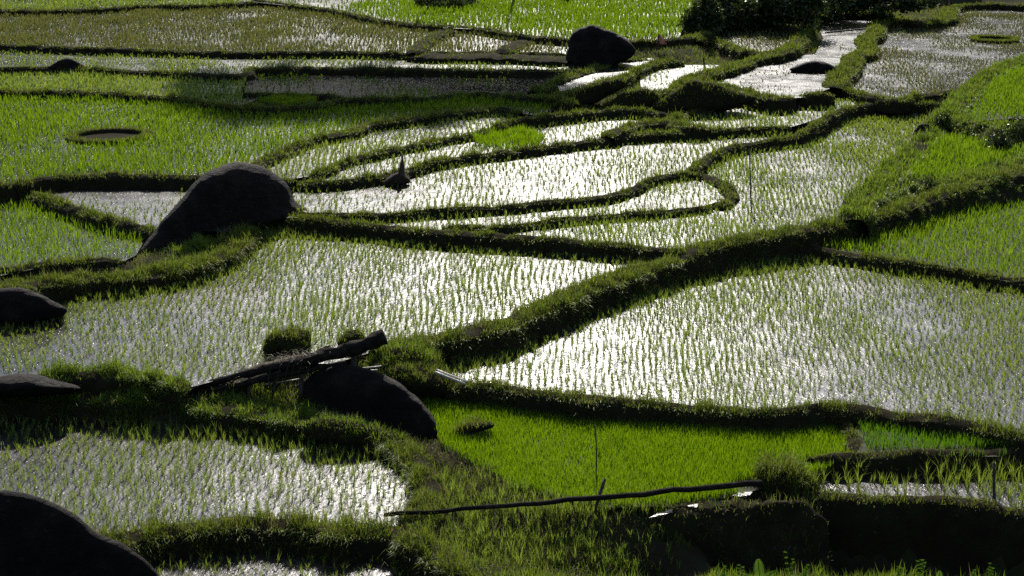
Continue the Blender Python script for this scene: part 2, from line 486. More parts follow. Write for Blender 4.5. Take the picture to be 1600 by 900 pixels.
field("O2", zO, [(378, 120), (440, 115), (540, 114), (732, 117), (850, 118)], [(378, 160), (410, 148), (480, 146), (540, 152), (665, 151), (739, 145), (783, 147), (850, 140)], mat="water_calm", rice="rice_deep", sp=0.28, h=0.15, dens=0.35)
field("P", zP, [(-160, 71), (0, 76), (100, 80), (236, 84), (337, 87), (540, 88), (692, 90), (888, 92)], [(-160, 104), (0, 106), (78, 104), (135, 106), (236, 111), (351, 115), (398, 106), (540, 105), (732, 108), (888, 110)],
      mat="water_far", rice="rice", sp=0.24, h=0.17, dens=0.8)
field("Q", zQ, [(-160, 24), (0, 24), (60, 24), (120, 22), (200, 18), (300, 16), (405, 14), (470, 17), (530, 25), (584, 37), (645, 46), (692, 48), (740, 50), (817, 61), (888, 66)],
      [(-160, 66), (0, 69), (100, 73), (236, 77), (337, 80), (540, 80), (641, 82), (720, 80), (800, 80), (888, 82)], mat="water_far", rice="rice_olive", sp=0.20, h=0.26, dens=0.78)
field("R", zR, [(380, -32), (700, -32), (900, -32), (1100, -30)], [(395, 0), (470, 8), (530, 16), (584, 27), (645, 37), (692, 40), (740, 42), (817, 53), (888, 59), (980, 62), (1060, 58)], mat="water_far", rice="rice_deep", sp=0.22, h=0.40, dens=0.95)
field("R2", zR, [(-160, -30), (120, -30), (390, -30)], [(-160, 16), (0, 15), (60, 15), (120, 13), (180, 10), (236, 7), (330, 6), (395, 0)], mat="water_far", rice="rice", sp=0.25, h=0.28, dens=0.9)
field("X", zX, [(870, 134), (900, 124), (945, 112), (957, 98), (1020, 92)], [(875, 138), (905, 137), (930, 131), (975, 119), (1005, 106), (1030, 94)], mat="water", rice=None)
field("W", zW, [(1000, 122), (1020, 107), (1060, 103), (1125, 103)], [(1003, 138), (1045, 141), (1062, 128), (1095, 118), (1130, 104)], mat="water", rice="rice", sp=0.25, h=0.12, dens=0.5)
field("T", zT, [(1085, 120), (1178, 99), (1222, 89), (1276, 86), (1288, 61), (1281, 44), (1293, 31), (1370, 29)], [(1097, 123), (1144, 136), (1202, 152), (1262, 147), (1296, 134), (1316, 110), (1335, 88), (1356, 62), (1372, 30)], mat="water", rice="rice_olive", sp=0.33, h=0.10, dens=0.3)
field("S", zS, [(1350, 60), (1372, 45), (1400, 38), (1484, 36), (1488, 14), (1540, 11), (1620, 18), (1760, 18)], [(1318, 140), (1340, 144), (1397, 155), (1420, 150), (1465, 143), (1520, 140), (1620, 92), (1760, 60)], mat="water_far", rice="rice_olive", sp=0.22, h=0.15, dens=0.6)
field("U", zU, [(1110, 52), (1130, 46), (1160, 43), (1200, 45), (1255, 50)], [(1100, 60), (1130, 68), (1178, 80), (1212, 76), (1250, 56)], mat="water_far", rice="rice_olive", sp=0.25, h=0.15, dens=0.7)
field("H2", zH2, [(1420, 235), (1460, 205), (1500, 190), (1560, 188), (1620, 190), (1740, 190)], [(1408, 275), (1450, 283), (1500, 280), (1560, 262), (1600, 245), (1740, 225)], mat="mud", rice="rice_deep", sp=0.135, h=0.30, dens=0.98)
field("H3", zH3, [(1510, 145), (1560, 110), (1620, 90), (1740, 60)], [(1480, 178), (1530, 184), (1580, 180), (1620, 182), (1740, 180)], mat="mud", rice="rice_deep", sp=0.14, h=0.32, dens=0.98)

# ---- banks (crest lines)
bund("low grassy bund between the bottom strip of water and the lower left pond", [(130, 862), (175, 845), (233, 830), (311, 819), (389, 815), (466, 818), (540, 830), (600, 828), (640, 836), (690, 868), (740, 905)], zB, [zA, zA, zA, zA, zA, zA, zA, zA, 0.1, 0.0, -0.1], w=0.5, grass=1.3, hgt=0.17)
bund("broad grassy bank curving round the back of the lower left pond", [(-160, 604), (0, 609), (117, 615), (233, 619), (311, 626), (389, 640), (466, 652), (530, 660), (575, 672)],
     [0.90, 0.90, 0.90, 0.90, 0.87, .82, .77, .71, .64], zB, w=0.7, c=0.06, grass=1.6, hgt=0.125, mat="grass_bright")
bund("curved grassy end bank at the right of the lower left pond", [(545, 664), (590, 680), (634, 704), (664, 738), (672, 778), (655, 818), (630, 836)], [.66, .60, .57, .53, .51, .50, .49], zB, w=0.5, c=0.07, grass=1.3, hgt=0.15)
bund("tall sunlit grass edge of the centre pond above the lower left rock", [(60, 586), (155, 582), (233, 586), (300, 600)], zG, 0.95, w=0.5, c=0.08, grass=1.6, hgt=0.18, mat="grass_bright")
bund("dark bank holding the big right pond above the lime green nursery", [(700, 598), (763, 601), (841, 611), (919, 620), (997, 626), (1070, 633), (1138, 638), (1215, 642), (1254, 636), (1293, 631), (1352, 636), (1410, 644), (1488, 655), (1565, 670), (1600, 678), (1740, 702)],
     zF, [zC] * 9 + [zC, zC, zD, zD, zD, zD, zD], w=0.40, grass=0.9, hgt=0.12)
bund("short bank between the lime nursery and the small deep green plot", [(1293, 634), (1318, 655), (1335, 680), (1342, 704)], [zD, zD, zD, zD], zC, w=0.28, c=0.03, grass=0.6, hgt=0.09)
bund("bare muddy bank between the small green plot and the pond of tall rice", [(1270, 712), (1340, 707), (1400, 706), (1480, 705), (1560, 703), (1620, 702), (1740, 702)], zD, zE, w=0.30, c=0.06, grass=0.45, face=0.1, hgt=0.09)
bund("dark bank at the right bottom below the pond of tall rice", [(1160, 768), (1230, 766), (1280, 770), (1360, 778), (1440, 777), (1520, 784), (1600, 802), (1740, 815)], zE, -1.3, w=0.4, c=0.07, grass=0.6, face=0.12, hgt=0.10, slope=0.12)
bund("S shaped bund running from the broken log to the right hand hill", [(585, 545), (665, 528), (732, 518), (800, 500), (867, 470), (935, 443), (1002, 420), (1070, 397), (1127, 379), (1195, 365), (1262, 355), (1330, 343), (1397, 327), (1440, 312), (1499, 292), (1560, 276), (1640, 258), (1740, 240)],
     [zG] * 7 + [1.3, 1.36, zI, zI, zI, zI + .06, zI + .1, zI + .15, zI + .2, zI + .25, zI + .25], [0.55, 0.7, zF, zF, zF, zF, zF, zF, zF, zF + .05, zH, zH, zH, zH, zH, zH, zH, zH], w=0.8, c=0.16, grass=1.3, hgt=0.15)
bund("thin dark bund along the back of the big right pond below the green plot", [(1205, 378), (1262, 385), (1330, 395), (1397, 405), (1465, 415), (1532, 427), (1600, 436), (1740, 458)], zH, zF, w=0.28, c=0.08, grass=0.8, hgt=0.10)
bund("long straight bund between the centre pond and the narrow ponds behind", [(380, 346), (425, 337), (472, 341), (540, 345), (631, 355), (732, 363), (834, 369), (935, 379), (1036, 388), (1075, 391)], [zJ] * 7 + [zI + .06, zI, zI], [zG] * 10, w=0.40, c=0.12, grass=1.0, hgt=0.11)
bund("grassy bank in front of the big boulder curving back to the left edge", [(-160, 452), (0, 447), (60, 440), (110, 436), (170, 432), (240, 424), (300, 412), (350, 394), (372, 372), (385, 350)], [zL - .1] * 5 + [zL - .1, zL - .12, zL - .15, zL - .12, zJ], zG, w=0.75, c=0.10, grass=1.4, hgt=0.17)
bund("low bund along the front of the left green plot", [(-160, 424), (0, 420), (60, 411), (120, 407), (190, 402)], zL, zL - .12, w=0.35, c=0.07, grass=1.0, hgt=0.12)
bund("bund from the left edge down to the foot of the big boulder", [(-160, 262), (0, 284), (40, 296), (90, 315), (140, 332), (190, 345), (245, 357)], [zN, zN, zK2, zK2, zK2, zK2, zK2], zL, w=0.40, c=0.12, grass=0.9, hgt=0.11)
bund("bund behind the still pond to the left of the big boulder", [(20, 287), (60, 279), (120, 273), (220, 273), (300, 274), (380, 277), (460, 279)], zN, zK2, w=0.40, c=0.10, grass=0.9, hgt=0.11)
bund("long bund behind the brightest pond", [(420, 281), (480, 284), (530, 282), (570, 277), (631, 266), (682, 251), (749, 241), (817, 233), (867, 226), (935, 217), (1002, 209), (1070, 206), (1144, 201), (1235, 196)], [zN3] * 9 + [zM, zM, zV, zV, zV], zK, w=0.33, c=0.10, grass=1.0, hgt=0.12)
bund("thin bund between the brightest pond and the tapering pond in front", [(440, 331), (530, 333), (597, 333), (665, 328), (783, 321), (851, 314), (935, 306), (986, 294), (1019, 277), (1070, 269), (1095, 268)], zK, zJ, w=0.27, c=0.09, grass=0.9, hgt=0.10)
bund("thin bund in front of the tapering pond ending in a loop", [(690, 353), (732, 352), (800, 351), (867, 343), (969, 334), (1070, 326), (1110, 321)], zJ, zI, w=0.23, c=0.08, grass=0.9, hgt=0.10)
bund("hooked end of the bund beside the tapering pond", [(1078, 268), (1100, 271), (1124, 283), (1141, 298), (1140, 312), (1118, 320)][::-1], zI + .08, zJ, w=0.30, c=0.08, grass=0.8, hgt=0.10)
bund("winding bund to the left of the mid right pond", [(1073, 269), (1090, 255), (1121, 236), (1161, 224), (1235, 214), (1262, 199), (1296, 179), (1323, 168), (1364, 161), (1425, 161), (1470, 160)], [zK] * 5 + [zV] * 4 + [zV, zV], zI, w=0.34, c=0.10, grass=0.8, hgt=0.10)
bund("upper slanting bund in the left green plots", [(386, 270), (400, 256), (418, 245), (450, 231), (479, 219), (540, 206), (581, 192), (648, 184), (716, 174), (783, 169), (815, 174)], zN, zN2, w=0.46, c=0.10, grass=1.1, hgt=0.13)
bund("lower slanting bund in the left green plots", [(480, 275), (505, 266), (540, 250), (581, 240), (648, 226), (699, 216), (740, 209), (770, 205)], zN2, zN3, w=0.28, c=0.08, grass=1.1, hgt=0.13)
bund("bund behind the small pond beside the oval nursery", [(770, 199), (786, 194), (817, 184), (867, 179), (935, 172), (990, 170), (1050, 178)], [zN2, zN2, zN, zN, zN, zN, zN], zM, w=0.33, c=0.10, grass=1.1, hgt=0.13)
bund("grassy hump in front of the small pond", [(948, 209), (972, 199), (1002, 192), (1045, 189), (1075, 196), (1110, 198)], zM + .15, zM, w=0.6, c=0.12, grass=1.2, hgt=0.14)
bund("long bund under the pale yellow green strip at left", [(-160, 143), (0, 142), (135, 143), (202, 147), (287, 154), (337, 163), (405, 167), (472, 166), (506, 161), (540, 155), (600, 153), (665, 152), (739, 145), (783, 148), (861, 153), (900, 160)], zO, zN, w=0.40, c=0.10, grass=1.1, hgt=0.13)
bund("short brown bank behind the tiny nursery strip", [(320, 149), (380, 146), (440, 146), (500, 147), (540, 151)], zO, zO - .15, w=0.3, c=0.12, grass=0.6, face=0.2, hgt=0.10)
bund("dark bund with a small rock on it along the second strip", [(-160, 105), (0, 106), (78, 104), (135, 106), (236, 111), (351, 116), (388, 113), (400, 106), (540, 105), (732, 108), (888, 110), (905, 112)], zP, zO, w=0.40, c=0.10, grass=0.8, hgt=0.11)
bund("wide dark bank added as shade left of the far boulder", [(640, 84), (700, 86), (760, 86), (820, 88), (892, 92)], zQ - .05, zP, w=2.0, c=0.10, grass=0.12, face=.2, hgt=0.08)  # added bank of dark soil, covers the strip where the boulder's shade falls
bund("dark bund in front of the brown olive strip", [(-160, 66), (0, 69), (100, 73), (236, 77), (337, 80), (540, 80), (641, 82), (700, 81), (800, 81), (890, 84)], [zQ] * 10, zP, w=0.40, c=0.10, grass=0.6, hgt=0.10)
bund("short slanting bund at the right end of the brown olive strip", [(645, 80), (660, 67), (678, 55), (700, 47)], zQ, zQ - .05, w=0.8, c=0.25, grass=0.3, hgt=0.10)
bund("short mud bund between the two tiny bright ponds", [(784, 79), (800, 70), (820, 61)], zQ, zQ - .05, w=0.8, c=0.2, grass=0.1, hgt=0.08)
bund("topmost bund at the left", [(-160, 16), (0, 15), (60, 16), (120, 14), (180, 11), (236, 8), (330, 7), (400, 2)], zR, zQ, w=0.4, c=0.08, grass=1.0, hgt=0.13)
bund("long dark bund at the top running to the far boulder", [(395, -1), (470, 8), (530, 17), (584, 28), (645, 37), (692, 40), (740, 42), (817, 54), (888, 60), (985, 63), (1060, 59), (1110, 50)], zR, zQ, w=0.45, c=0.08, grass=0.7, hgt=0.12)
bund("grassy bund between the far boulder and the bright slanting pond", [(834, 140), (884, 121), (935, 105), (958, 95), (1010, 90)], zX + .04, [zO, zX, zX, zX, zX], w=0.5, c=0.06, grass=1.2, hgt=0.14)
bund("grassy bank in front of the bright slanting pond", [(880, 147), (905, 140), (935, 131), (975, 119), (1003, 106), (1030, 97), (1065, 94)], zX, [zN, zN, zN, zN + .02, zW - .1, zW - .1, zW - .1], w=0.5, c=0.08, grass=1.3, hgt=0.16)
bund("dark grassy bank in front of the little square pond", [(985, 148), (1003, 141), (1045, 143), (1062, 131), (1080, 121), (1098, 124)], [zW - .05, zW, zW, zW, zT, zT], [zM + .15] * 6, w=0.6, c=0.10, grass=1.1, hgt=0.16)
bund("tall dark bank in front of the upper right glittering pond", [(1062, 128), (1080, 121), (1097, 124), (1144, 135), (1202, 152), (1240, 151)], zT, zV, w=0.6, c=0.12, grass=1.0, hgt=0.15)
bund("thin bund behind the small pond at upper right", [(1040, 190), (1060, 182), (1094, 172), (1144, 160), (1212, 157), (1262, 148), (1300, 145)], [zV + .12] * 5 + [zT, zT], zV, w=0.4, c=0.08, grass=1.1, hgt=0.13)
bund("bank between the little square pond and the glittering pond", [(1062, 130), (1075, 122), (1097, 116), (1130, 104), (1178, 95)], zT, zW, w=0.4, c=0.10, grass=0.9, hgt=0.12)
bund("dark bank to the left of the glittering pond", [(1096, 116), (1140, 105), (1178, 91), (1222, 80), (1250, 60), (1262, 34), (1296, 20), (1347, 19), (1395, 21)], [zT + .2] * 3 + [zU] * 3 + [zU, zU, zU], zT, w=0.8, c=0.10, grass=1.0, hgt=0.14)
bund("bank round the back of the small far pond", [(1090, 62), (1100, 52), (1121, 39), (1154, 34), (1195, 37), (1249, 44)], zU + .2, zU, w=0.6, c=0.10, grass=1.1, hgt=0.16)
bund("dark hump bank in front of the small far pond", [(1050, 66), (1068, 64), (1085, 60), (1112, 62), (1145, 72), (1178, 81), (1215, 79)], zU, [zW] * 7, w=0.6, c=0.10, grass=1.0, hgt=0.15)
bund("broad sunlit bund between the two upper right ponds", [(1484, 12), (1478, 29), (1440, 35), (1402, 30), (1374, 37), (1366, 52), (1350, 63), (1357, 78), (1334, 88), (1326, 104), (1314, 116), (1300, 134)][::-1], [zT] * 12, zS, w=0.9, c=0.10, grass=1.2, hgt=0.15)
bund("dark bank in front of the upper right olive pond", [(1290, 136), (1320, 138), (1345, 146), (1397, 156), (1420, 151), (1465, 144), (1520, 140)], zS, [zV, zV, zV, zV, zV, zS - .1, zS - .1], w=0.5, c=0.12, grass=1.0, hgt=0.14)
bund("back bund of the upper right olive pond", [(1478, 14), (1510, 7), (1560, 6), (1640, 10), (1760, 12)], zS + .3, zS, w=0.5, c=0.08, grass=0.8, hgt=0.12)
bund("grassy ridge at the left of the hillside plots", [(1335, 340), (1352, 305), (1385, 278), (1405, 255), (1428, 232), (1455, 205), (1480, 180), (1510, 146), (1555, 112), (1605, 92), (1700, 70)], [zI + .25, zI + .3, zH2, zH2, zH2, zH2 + .1, zH3, zH3, zH3, zH3, zH3], [zH, zI, zH2, zH2, zH2, zH2, zH3, zH3, zH3, zH3, zH3], w=0.9, c=0.12, grass=1.2, hgt=0.18, mat="grass_bright")
bund("bushy bank between the two hillside plots", [(1470, 192), (1500, 188), (1545, 190), (1590, 200), (1640, 190), (1740, 185)], zH3, zH2, w=0.8, c=0.06, grass=1.3, hgt=0.20, slope=2.4, face=1.0, mat="grass_bright")
bund("overgrown bank at the foot of the hillside plots", [(1345, 310), (1400, 288), (1450, 285), (1500, 283), (1555, 268), (1600, 250), (1740, 225)], zH2, [zH + .3] * 7, w=1.0, c=0.06, grass=1.4, hgt=0.18, slope=1.8, face=1.0, mat="grass_bright")

# ------------------------------------------------------------------ base terrain sheet
CTRL = []
for f in FIELDS.values():
    ring = f["poly"]
    for a, b in zip(ring, np.roll(ring, -1, 0)):
        m = max(1, int(np.linalg.norm(b - a) / 1.0))
        for k in range(m):
            q = a + (b - a) * k / m
            CTRL.append((q[0], q[1], f["level"] - (0.10 if f['mat'] != 'mud' else -.01)))
BSAMP = []
for b in BUNDS:
    S = smooth(b["A"], 0.14)
    b["S"] = S
    b["half"] = b["w"] / 2
    for q in S[::4]:
        CTRL.append((q[0], q[1], min(q[3], q[2]) - 0.08))
    tt = np.gradient(S[:, :2], axis=0); tt /= np.linalg.norm(tt, axis=1)[:, None] + 1e-9
    for q, t_ in list(zip(S, tt))[::4]:
        hh_ = max(.12, q[2] - q[4])
        o_ = b["w"] / 2 + .16 + b["slope"] * hh_
        CTRL.append((q[0] + t_[1] * o_, q[1] - t_[0] * o_, q[4] - .12))
        CTRL.append((q[0] + t_[1] * (o_ + .3), q[1] - t_[0] * (o_ + .3), q[4] - .12))
        CTRL.append((q[0] - t_[1] * (b["w"] / 2 + .2), q[1] + t_[0] * (b["w"] / 2 + .2), q[3] - .12))
    for q in S:
        BSAMP.append((q[0], q[1], b["w"] / 2))
for px, py, z in [(246, 412, 1.50), (270, 402, 1.56), (300, 388, 1.62), (330, 376, 1.66), (350, 366, 1.70), (378, 356, 1.68), (405, 350, 1.66), (430, 345, 1.64), (285, 415, 1.52), (320, 402, 1.56), (350, 388, 1.58), (372, 374, 1.58), (690, 712, .48), (740, 740, .48), (700, 770, .44), (720, 830, .30), (800, 790, .44), (800, 850, .22), (900, 800, .42), (900, 860, .12), (1000, 800, .42), (1000, 870, .06),
                  (1050, 840, .15), (760, 890, .02), (860, 900, -.08), (960, 900, -.12), (670, 860, .22), (640, 860, .2), (650, 570, .9), (620, 560, 1.0), (640, 600, .62), (600, 600, .75), (560, 600, .85), (450, 610, .9), (350, 612, .95),
                  (700, 620, .5), (500, 625, .85), (1180, 770, .3), (1120, 780, .2), (1060, 800, .28),
                  (1030, 165, 1.9), (960, 155, 2.0), (1000, 170, 1.9), (900, 165, 1.98), (1060, 170, 1.9), (1080, 90, 2.4), (1000, 80, 2.5), (1050, 75, 2.6),
                  (1100, 20, 3.3), (1200, 20, 3.4), (1300, 5, 3.5), (1180, 5, 3.6), (1080, 5, 3.4), (1400, 8, 3.2), (1500, -10, 3.4), (1600, -10, 3.4)]:
    p = at(px, py, z)
    CTRL.append((p[0], p[1], z))
for x, y, z in [(2.5, 24.6, -1.3), (5, 24.8, -1.3), (8, 24.8, -1.3), (11, 25, -1.2), (2, 23.4, .2), (5, 23.4, .36), (8, 23.4, .36), (11, 23.5, .4), (3.5, 23.4, .36), (6.5, 23.4, .36),
                (0, 22.4, .4), (4, 22.2, .62), (6, 22.2, .62), (8, 22.2, .62), (11, 22.2, .65), (-4, 22.5, -.2), (-8, 22.5, -.2), (-12, 23, 0), (0, 20, 1.1), (8, 20, 1.25), (-8, 20, .6), (0, 15, 2.2), (10, 15, 2.2), (-10, 15, 2.0), (0, 10, 4.6), (8, 10, 4.6), (-8, 10, 4.6),
                (0, 5, 7.5), (6, 5, 7.5), (-6, 5, 7.5), (0, 0, 10.3), (8, 0, 10.3), (-8, 0, 10.3), (0, -8, 14), (25, 0, 10), (-25, 0, 10), (25, -8, 13), (-25, -8, 13), (25, 15, 3), (-25, 15, 2), (30, 30, 2.5), (-30, 30, 2), (40, 60, 6), (-45, 60, 3.5), (60, 100, 9), (-60, 100, 5), (0, 112, 7), (30, 112, 8), (-30, 112, 7), (0, 130, 15), (30, 130, 16), (-30, 130, 15), (60, 140, 20), (-60, 140, 18), (0, 150, 24)]:
    CTRL.append((x, y, z))

CT = np.array(CTRL)
kd = kdtree.KDTree(len(CT))
for i, q in enumerate(CT):
    kd.insert((q[0], q[1], 0), i)
kd.balance()
BS = np.array(BSAMP)
kdb = kdtree.KDTree(len(BS))
for i, q in enumerate(BS):
    kdb.insert((q[0], q[1], 0), i)
kdb.balance()


def bank_gap(x, y):
    """distance to the nearest bank crest line, minus its half width"""
    co, i, d = kdb.find((x, y, 0))
    return d - BS[i, 2]


def base_z(x, y):
    num = den = 0.0
    for co, i, d in kd.find_n((x, y, 0), 9):
        w = 1.0 / (d * d + 0.04)
        num += w * CT[i, 2]
        den += w
    return num / den


def axis(lo, hi, step, far):
    mid = list(np.arange(lo, hi + 1e-6, step))
    out, s, v = [], step * 2, hi
    while v < far[1]:
        v += s; s *= 1.5; out.append(v)
    pre, s, v = [], step * 2, lo
    while v > far[0]:
        v -= s; s *= 1.5; pre.append(v)
    return np.array(pre[::-1] + mid + out)


xs = axis(-32, 34, 0.35, (-1500, 1500))
ys = np.concatenate([axis(18, 40, 0.22, (-600, 40)), np.arange(40.3, 104, 0.45), axis(104, 106, 1.0, (105, 1800))[2:]])
ys = np.unique(ys)
GX, GY = np.meshgrid(xs, ys)
GZ = np.zeros_like(GX)
for j in range(GX.shape[0]):
    for i in range(GX.shape[1]):
        x, y = GX[j, i], GY[j, i]
        if abs(x) > 75 or y > 150 or y < -12:
            cx, cy = min(75, max(-75, x)), min(150, max(-12, y))
            z = base_z(cx, cy) + 0.10 * (abs(x - cx)) ** 0.9 + 0.40 * min(max(0, y - cy), 160) ** 0.98 + 0.30 * max(0, cy - y) ** 0.95
            z += 6 * (nz(x * .01, y * .01) * min(1, (abs(x - cx) + abs(y - cy)) / 100))
        else:
            z = base_z(x, y)
            z += 0.05 * nz(x * 1.1, y * 1.1) + 0.03 * nz(x * 3, y * 3, 5)
        GZ[j, i] = z
INF = np.zeros(GX.shape, int)
for k, f in enumerate(FIELDS.values()):
    m = in_poly(GX, GY, f["poly"])
    GZ[m] = np.minimum(GZ[m], f["level"] - 0.10)
    INF[m] = 1
ny, nx = GX.shape
ii = np.arange(ny * nx).reshape(ny, nx)
gq = np.stack([ii[:-1, :-1].ravel(), ii[:-1, 1:].ravel(), ii[1:, 1:].ravel(), ii[1:, :-1].ravel()], 1)
ground = obj("ground", mesh_np("ground", np.stack([GX.ravel(), GY.ravel(), GZ.ravel()], 1), gq, None, M["ground"]), kind="structure", label="grassy valley ground between the rice terraces")


def ground_z(x, y):
    i = min(max(int(np.searchsorted(xs, x)) - 1, 0), nx - 2)
    j = min(max(int(np.searchsorted(ys, y)) - 1, 0), ny - 2)
    u = (x - xs[i]) / (xs[i + 1] - xs[i]); v = (y - ys[j]) / (ys[j + 1] - ys[j])
    return (GZ[j, i] * (1 - u) + GZ[j, i + 1] * u) * (1 - v) + (GZ[j + 1, i] * (1 - u) + GZ[j + 1, i + 1] * u) * v


# ------------------------------------------------------------------ water sheets
WLAB = {"A": "strip of glittering water at the very bottom left", "B": "glittering lower left pond under a grassy bank", "C": "wet ground under the lime green nursery", "D": "wet ground under the small deep green plot",
        "E": "water under the tall rice at lower right", "F": "big right pond full of young rice", "G": "wide centre pond full of young rice", "H": "wet plot under dense green rice at the right edge", "I": "mid right pond full of young rice",
        "J": "narrow tapering pond between two thin bunds", "K": "brightest long pond in the middle", "K2": "still pond beside the big boulder", "L": "green flooded plot at the left edge"}
for k, f in FIELDS.items():
    p = f["poly"]
    me = bpy.data.meshes.new("paddy_water")
    me.from_pydata([tuple(q) for q in p], [], [tuple(range(len(p)))])
    me.materials.append(M[f["mat"]])
    me.update()
    o = obj("paddy_water", me, kind="structure", label=WLAB.get(k))
    if me.polygons[0].normal.z < 0:
        me.flip_normals()

for nm_, pl, z_, lb in (("puddle", [(1014, 809), (1030, 801), (1052, 795), (1092, 786), (1088, 794), (1062, 798), (1040, 803)], .56, "bright sliver of water under the right end of the long pole"), ("puddle", [(1144, 774), (1156, 769), (1176, 768), (1172, 773), (1156, 776)], .56, "tiny bright puddle beside the shaggy dark hump")):
    pv = [tuple(at(x, y, z_)) for x, y in pl]
    me = bpy.data.meshes.new("puddle"); me.from_pydata(pv, [], [tuple(range(len(pv)))]); me.materials.append(M["water"]); me.update()
    if me.polygons[0].normal.z < 0:
        me.flip_normals()
    obj("puddle", me, kind="structure", label=lb)

# ------------------------------------------------------------------ build the banks
for bi, b in enumerate(BUNDS):
    S = b["S"]
    n = len(S)
    XY = S[:, :2]
    T = np.gradient(XY, axis=0)
    T /= np.linalg.norm(T, axis=1)[:, None] + 1e-9
    for _ in range(3):
        T[1:-1] = (T[:-2] + T[1:-1] * 2 + T[2:]) / 4
    T /= np.linalg.norm(T, axis=1)[:, None] + 1e-9
    R = np.stack([T[:, 1], -T[:, 0]], 1)
    w2 = b["w"] / 2
    PROF = 11
    V = np.zeros((n, PROF, 3))
    FR = np.zeros((n, 2))
    dist = np.linalg.norm(S[:, :2].mean(0))
    for i in range(n):
        x, y, zt, zu, zl = S[i]
        e = 1.0
        if b["taper"]:
            e = min(1, min(i, n - 1 - i) / 4 + .25)
        wob = 1 + 0.35 * nz(x * 0.9, y * 0.9, bi) + 0.2 * nz(x * 2.6, y * 2.6, bi + 2)
        hw = w2 * wob * (0.5 + .5 * e)
        zt2 = zt + 0.05 * nz(x * 1.3, y * 1.3, bi + 9) + 0.03 * nz(x * 3.5, y * 3.5, bi + 4) - (1 - e) * 0.1
        h = max(0.12, zt2 - zl)
        fs = b["slope"] * h
        prof = [(-hw - 0.14, zu - 0.22), (-hw - 0.07, zu - 0.02), (-hw, zt2 - 0.05), (-hw * .5, zt2 - 0.005), (0, zt2 + 0.015), (hw * .5, zt2), (hw, zt2 - 0.045),
                (hw + .05 + fs * .15, zt2 - 0.25 * h), (hw + .06 + fs * .4, zt2 - 0.55 * h), (hw + .07 + fs * .7, zt2 - 0.85 * h), (hw + .08 + fs, zl - 0.18)]
        for k, (o_, z_) in enumerate(prof):
            px_, py_ = x + R[i, 0] * o_, y + R[i, 1] * o_
            d_ = 0.06 * nz(px_ * 4, py_ * 4, z_ * 4) + 0.05 * nz(px_ * 1.5, py_ * 1.5, z_ * 2)
            V[i, k] = (px_ + R[i, 0] * d_, py_ + R[i, 1] * d_, z_ + d_ * .6)
    idx = np.arange(n * PROF).reshape(n, PROF)
    q = np.stack([idx[:-1, :-1].ravel(), idx[:-1, 1:].ravel(), idx[1:, 1:].ravel(), idx[1:, :-1].ravel()], 1)[:, ::-1]
    o = obj("earth_bund", mesh_np("earth_bund", V.reshape(-1, 3), q, None, M["soil"]), label=b["label"], cat="earth bank")
    # grass on the crest and down the face
    pxs = to_px(S[:, :3])
    vis = (pxs[:, 0] > -60) & (pxs[:, 0] < 1660) & (pxs[:, 1] > -40) & (pxs[:, 1] < 960)
    if vis.sum() < 3:
        continue
    dseg = np.linalg.norm(np.diff(XY, axis=0), axis=1).mean()
    far = max(1.0, dist / 32.0)
    dens = 1300 * b["grass"] / far ** 1.5
    cnt = int(vis.sum() * dseg * (b["w"] + 0.35) * dens)
    vi = np.nonzero(vis)[0]
    vi = vi[vi < n - 1]
    si = RNG.choice(vi, cnt)
    # position across the profile: crest mostly, the face thins out downwards
    u = RNG.random(cnt)
    uf = RNG.random(cnt) ** 1.6 * 3.6
    top = RNG.random(cnt) > 0.22 * b["face"] / 0.5
    kk = np.where(top, 1.4 + u * 4.9, 6.0 + uf * 0.95)
    k0 = np.clip(kk.astype(int), 0, PROF - 2)
    fr = (kk - k0)[:, None]
    t = RNG.random(cnt)[:, None]
    A0 = V[si, k0] * (1 - fr) + V[si, k0 + 1] * fr
    A1 = V[si + 1, k0] * (1 - fr) + V[si + 1, k0 + 1] * fr
    base = A0 * (1 - t) + A1 * t
    clump = np.array([nz(p[0] * 1.6, p[1] * 1.6, 3.3 + bi) for p in base])
    clump2 = np.array([nz(p[0] * 5, p[1] * 5, 8.3 + bi) for p in base])
    ln = b["hgt"] * RNG.uniform(0.45, 1.3, cnt) * np.clip(1 + 1.1 * clump + 1.0 * clump2, .3, 2.6) * np.where(RNG.random(cnt) < .05, 1.8, 1.0)
    hd = RNG.uniform(0, 2 * np.pi, cnt)
    fmask = ~top
    hd[fmask] = np.arctan2(R[si[fmask], 1], R[si[fmask], 0]) + RNG.normal(0, .7, fmask.sum())
    lean = RNG.uniform(0.1, 0.75, cnt)
    lean[fmask] += 0.35
    keep = RNG.random(cnt) < np.clip(0.8 + 1.3 * clump + .5 * clump2, 0.06, 1)
    base, ln, hd, lean = base[keep], ln[keep], hd[keep], lean[keep]
    base[:, 2] -= 0.015
    g = obj("grass", blade_mesh("bund_grass", blades(base, ln, 0.0105 * far ** 1.05, lean, hd, 0.6), M[b["mat"]]), parent=o, kind="stuff")

# ------------------------------------------------------------------ grass on open ground between the plots
def bare_ground(nsamp):
    pts = []
    px = RNG.uniform(-40, 1640, nsamp); py = RNG.uniform(-10, 940, nsamp)
    return px, py


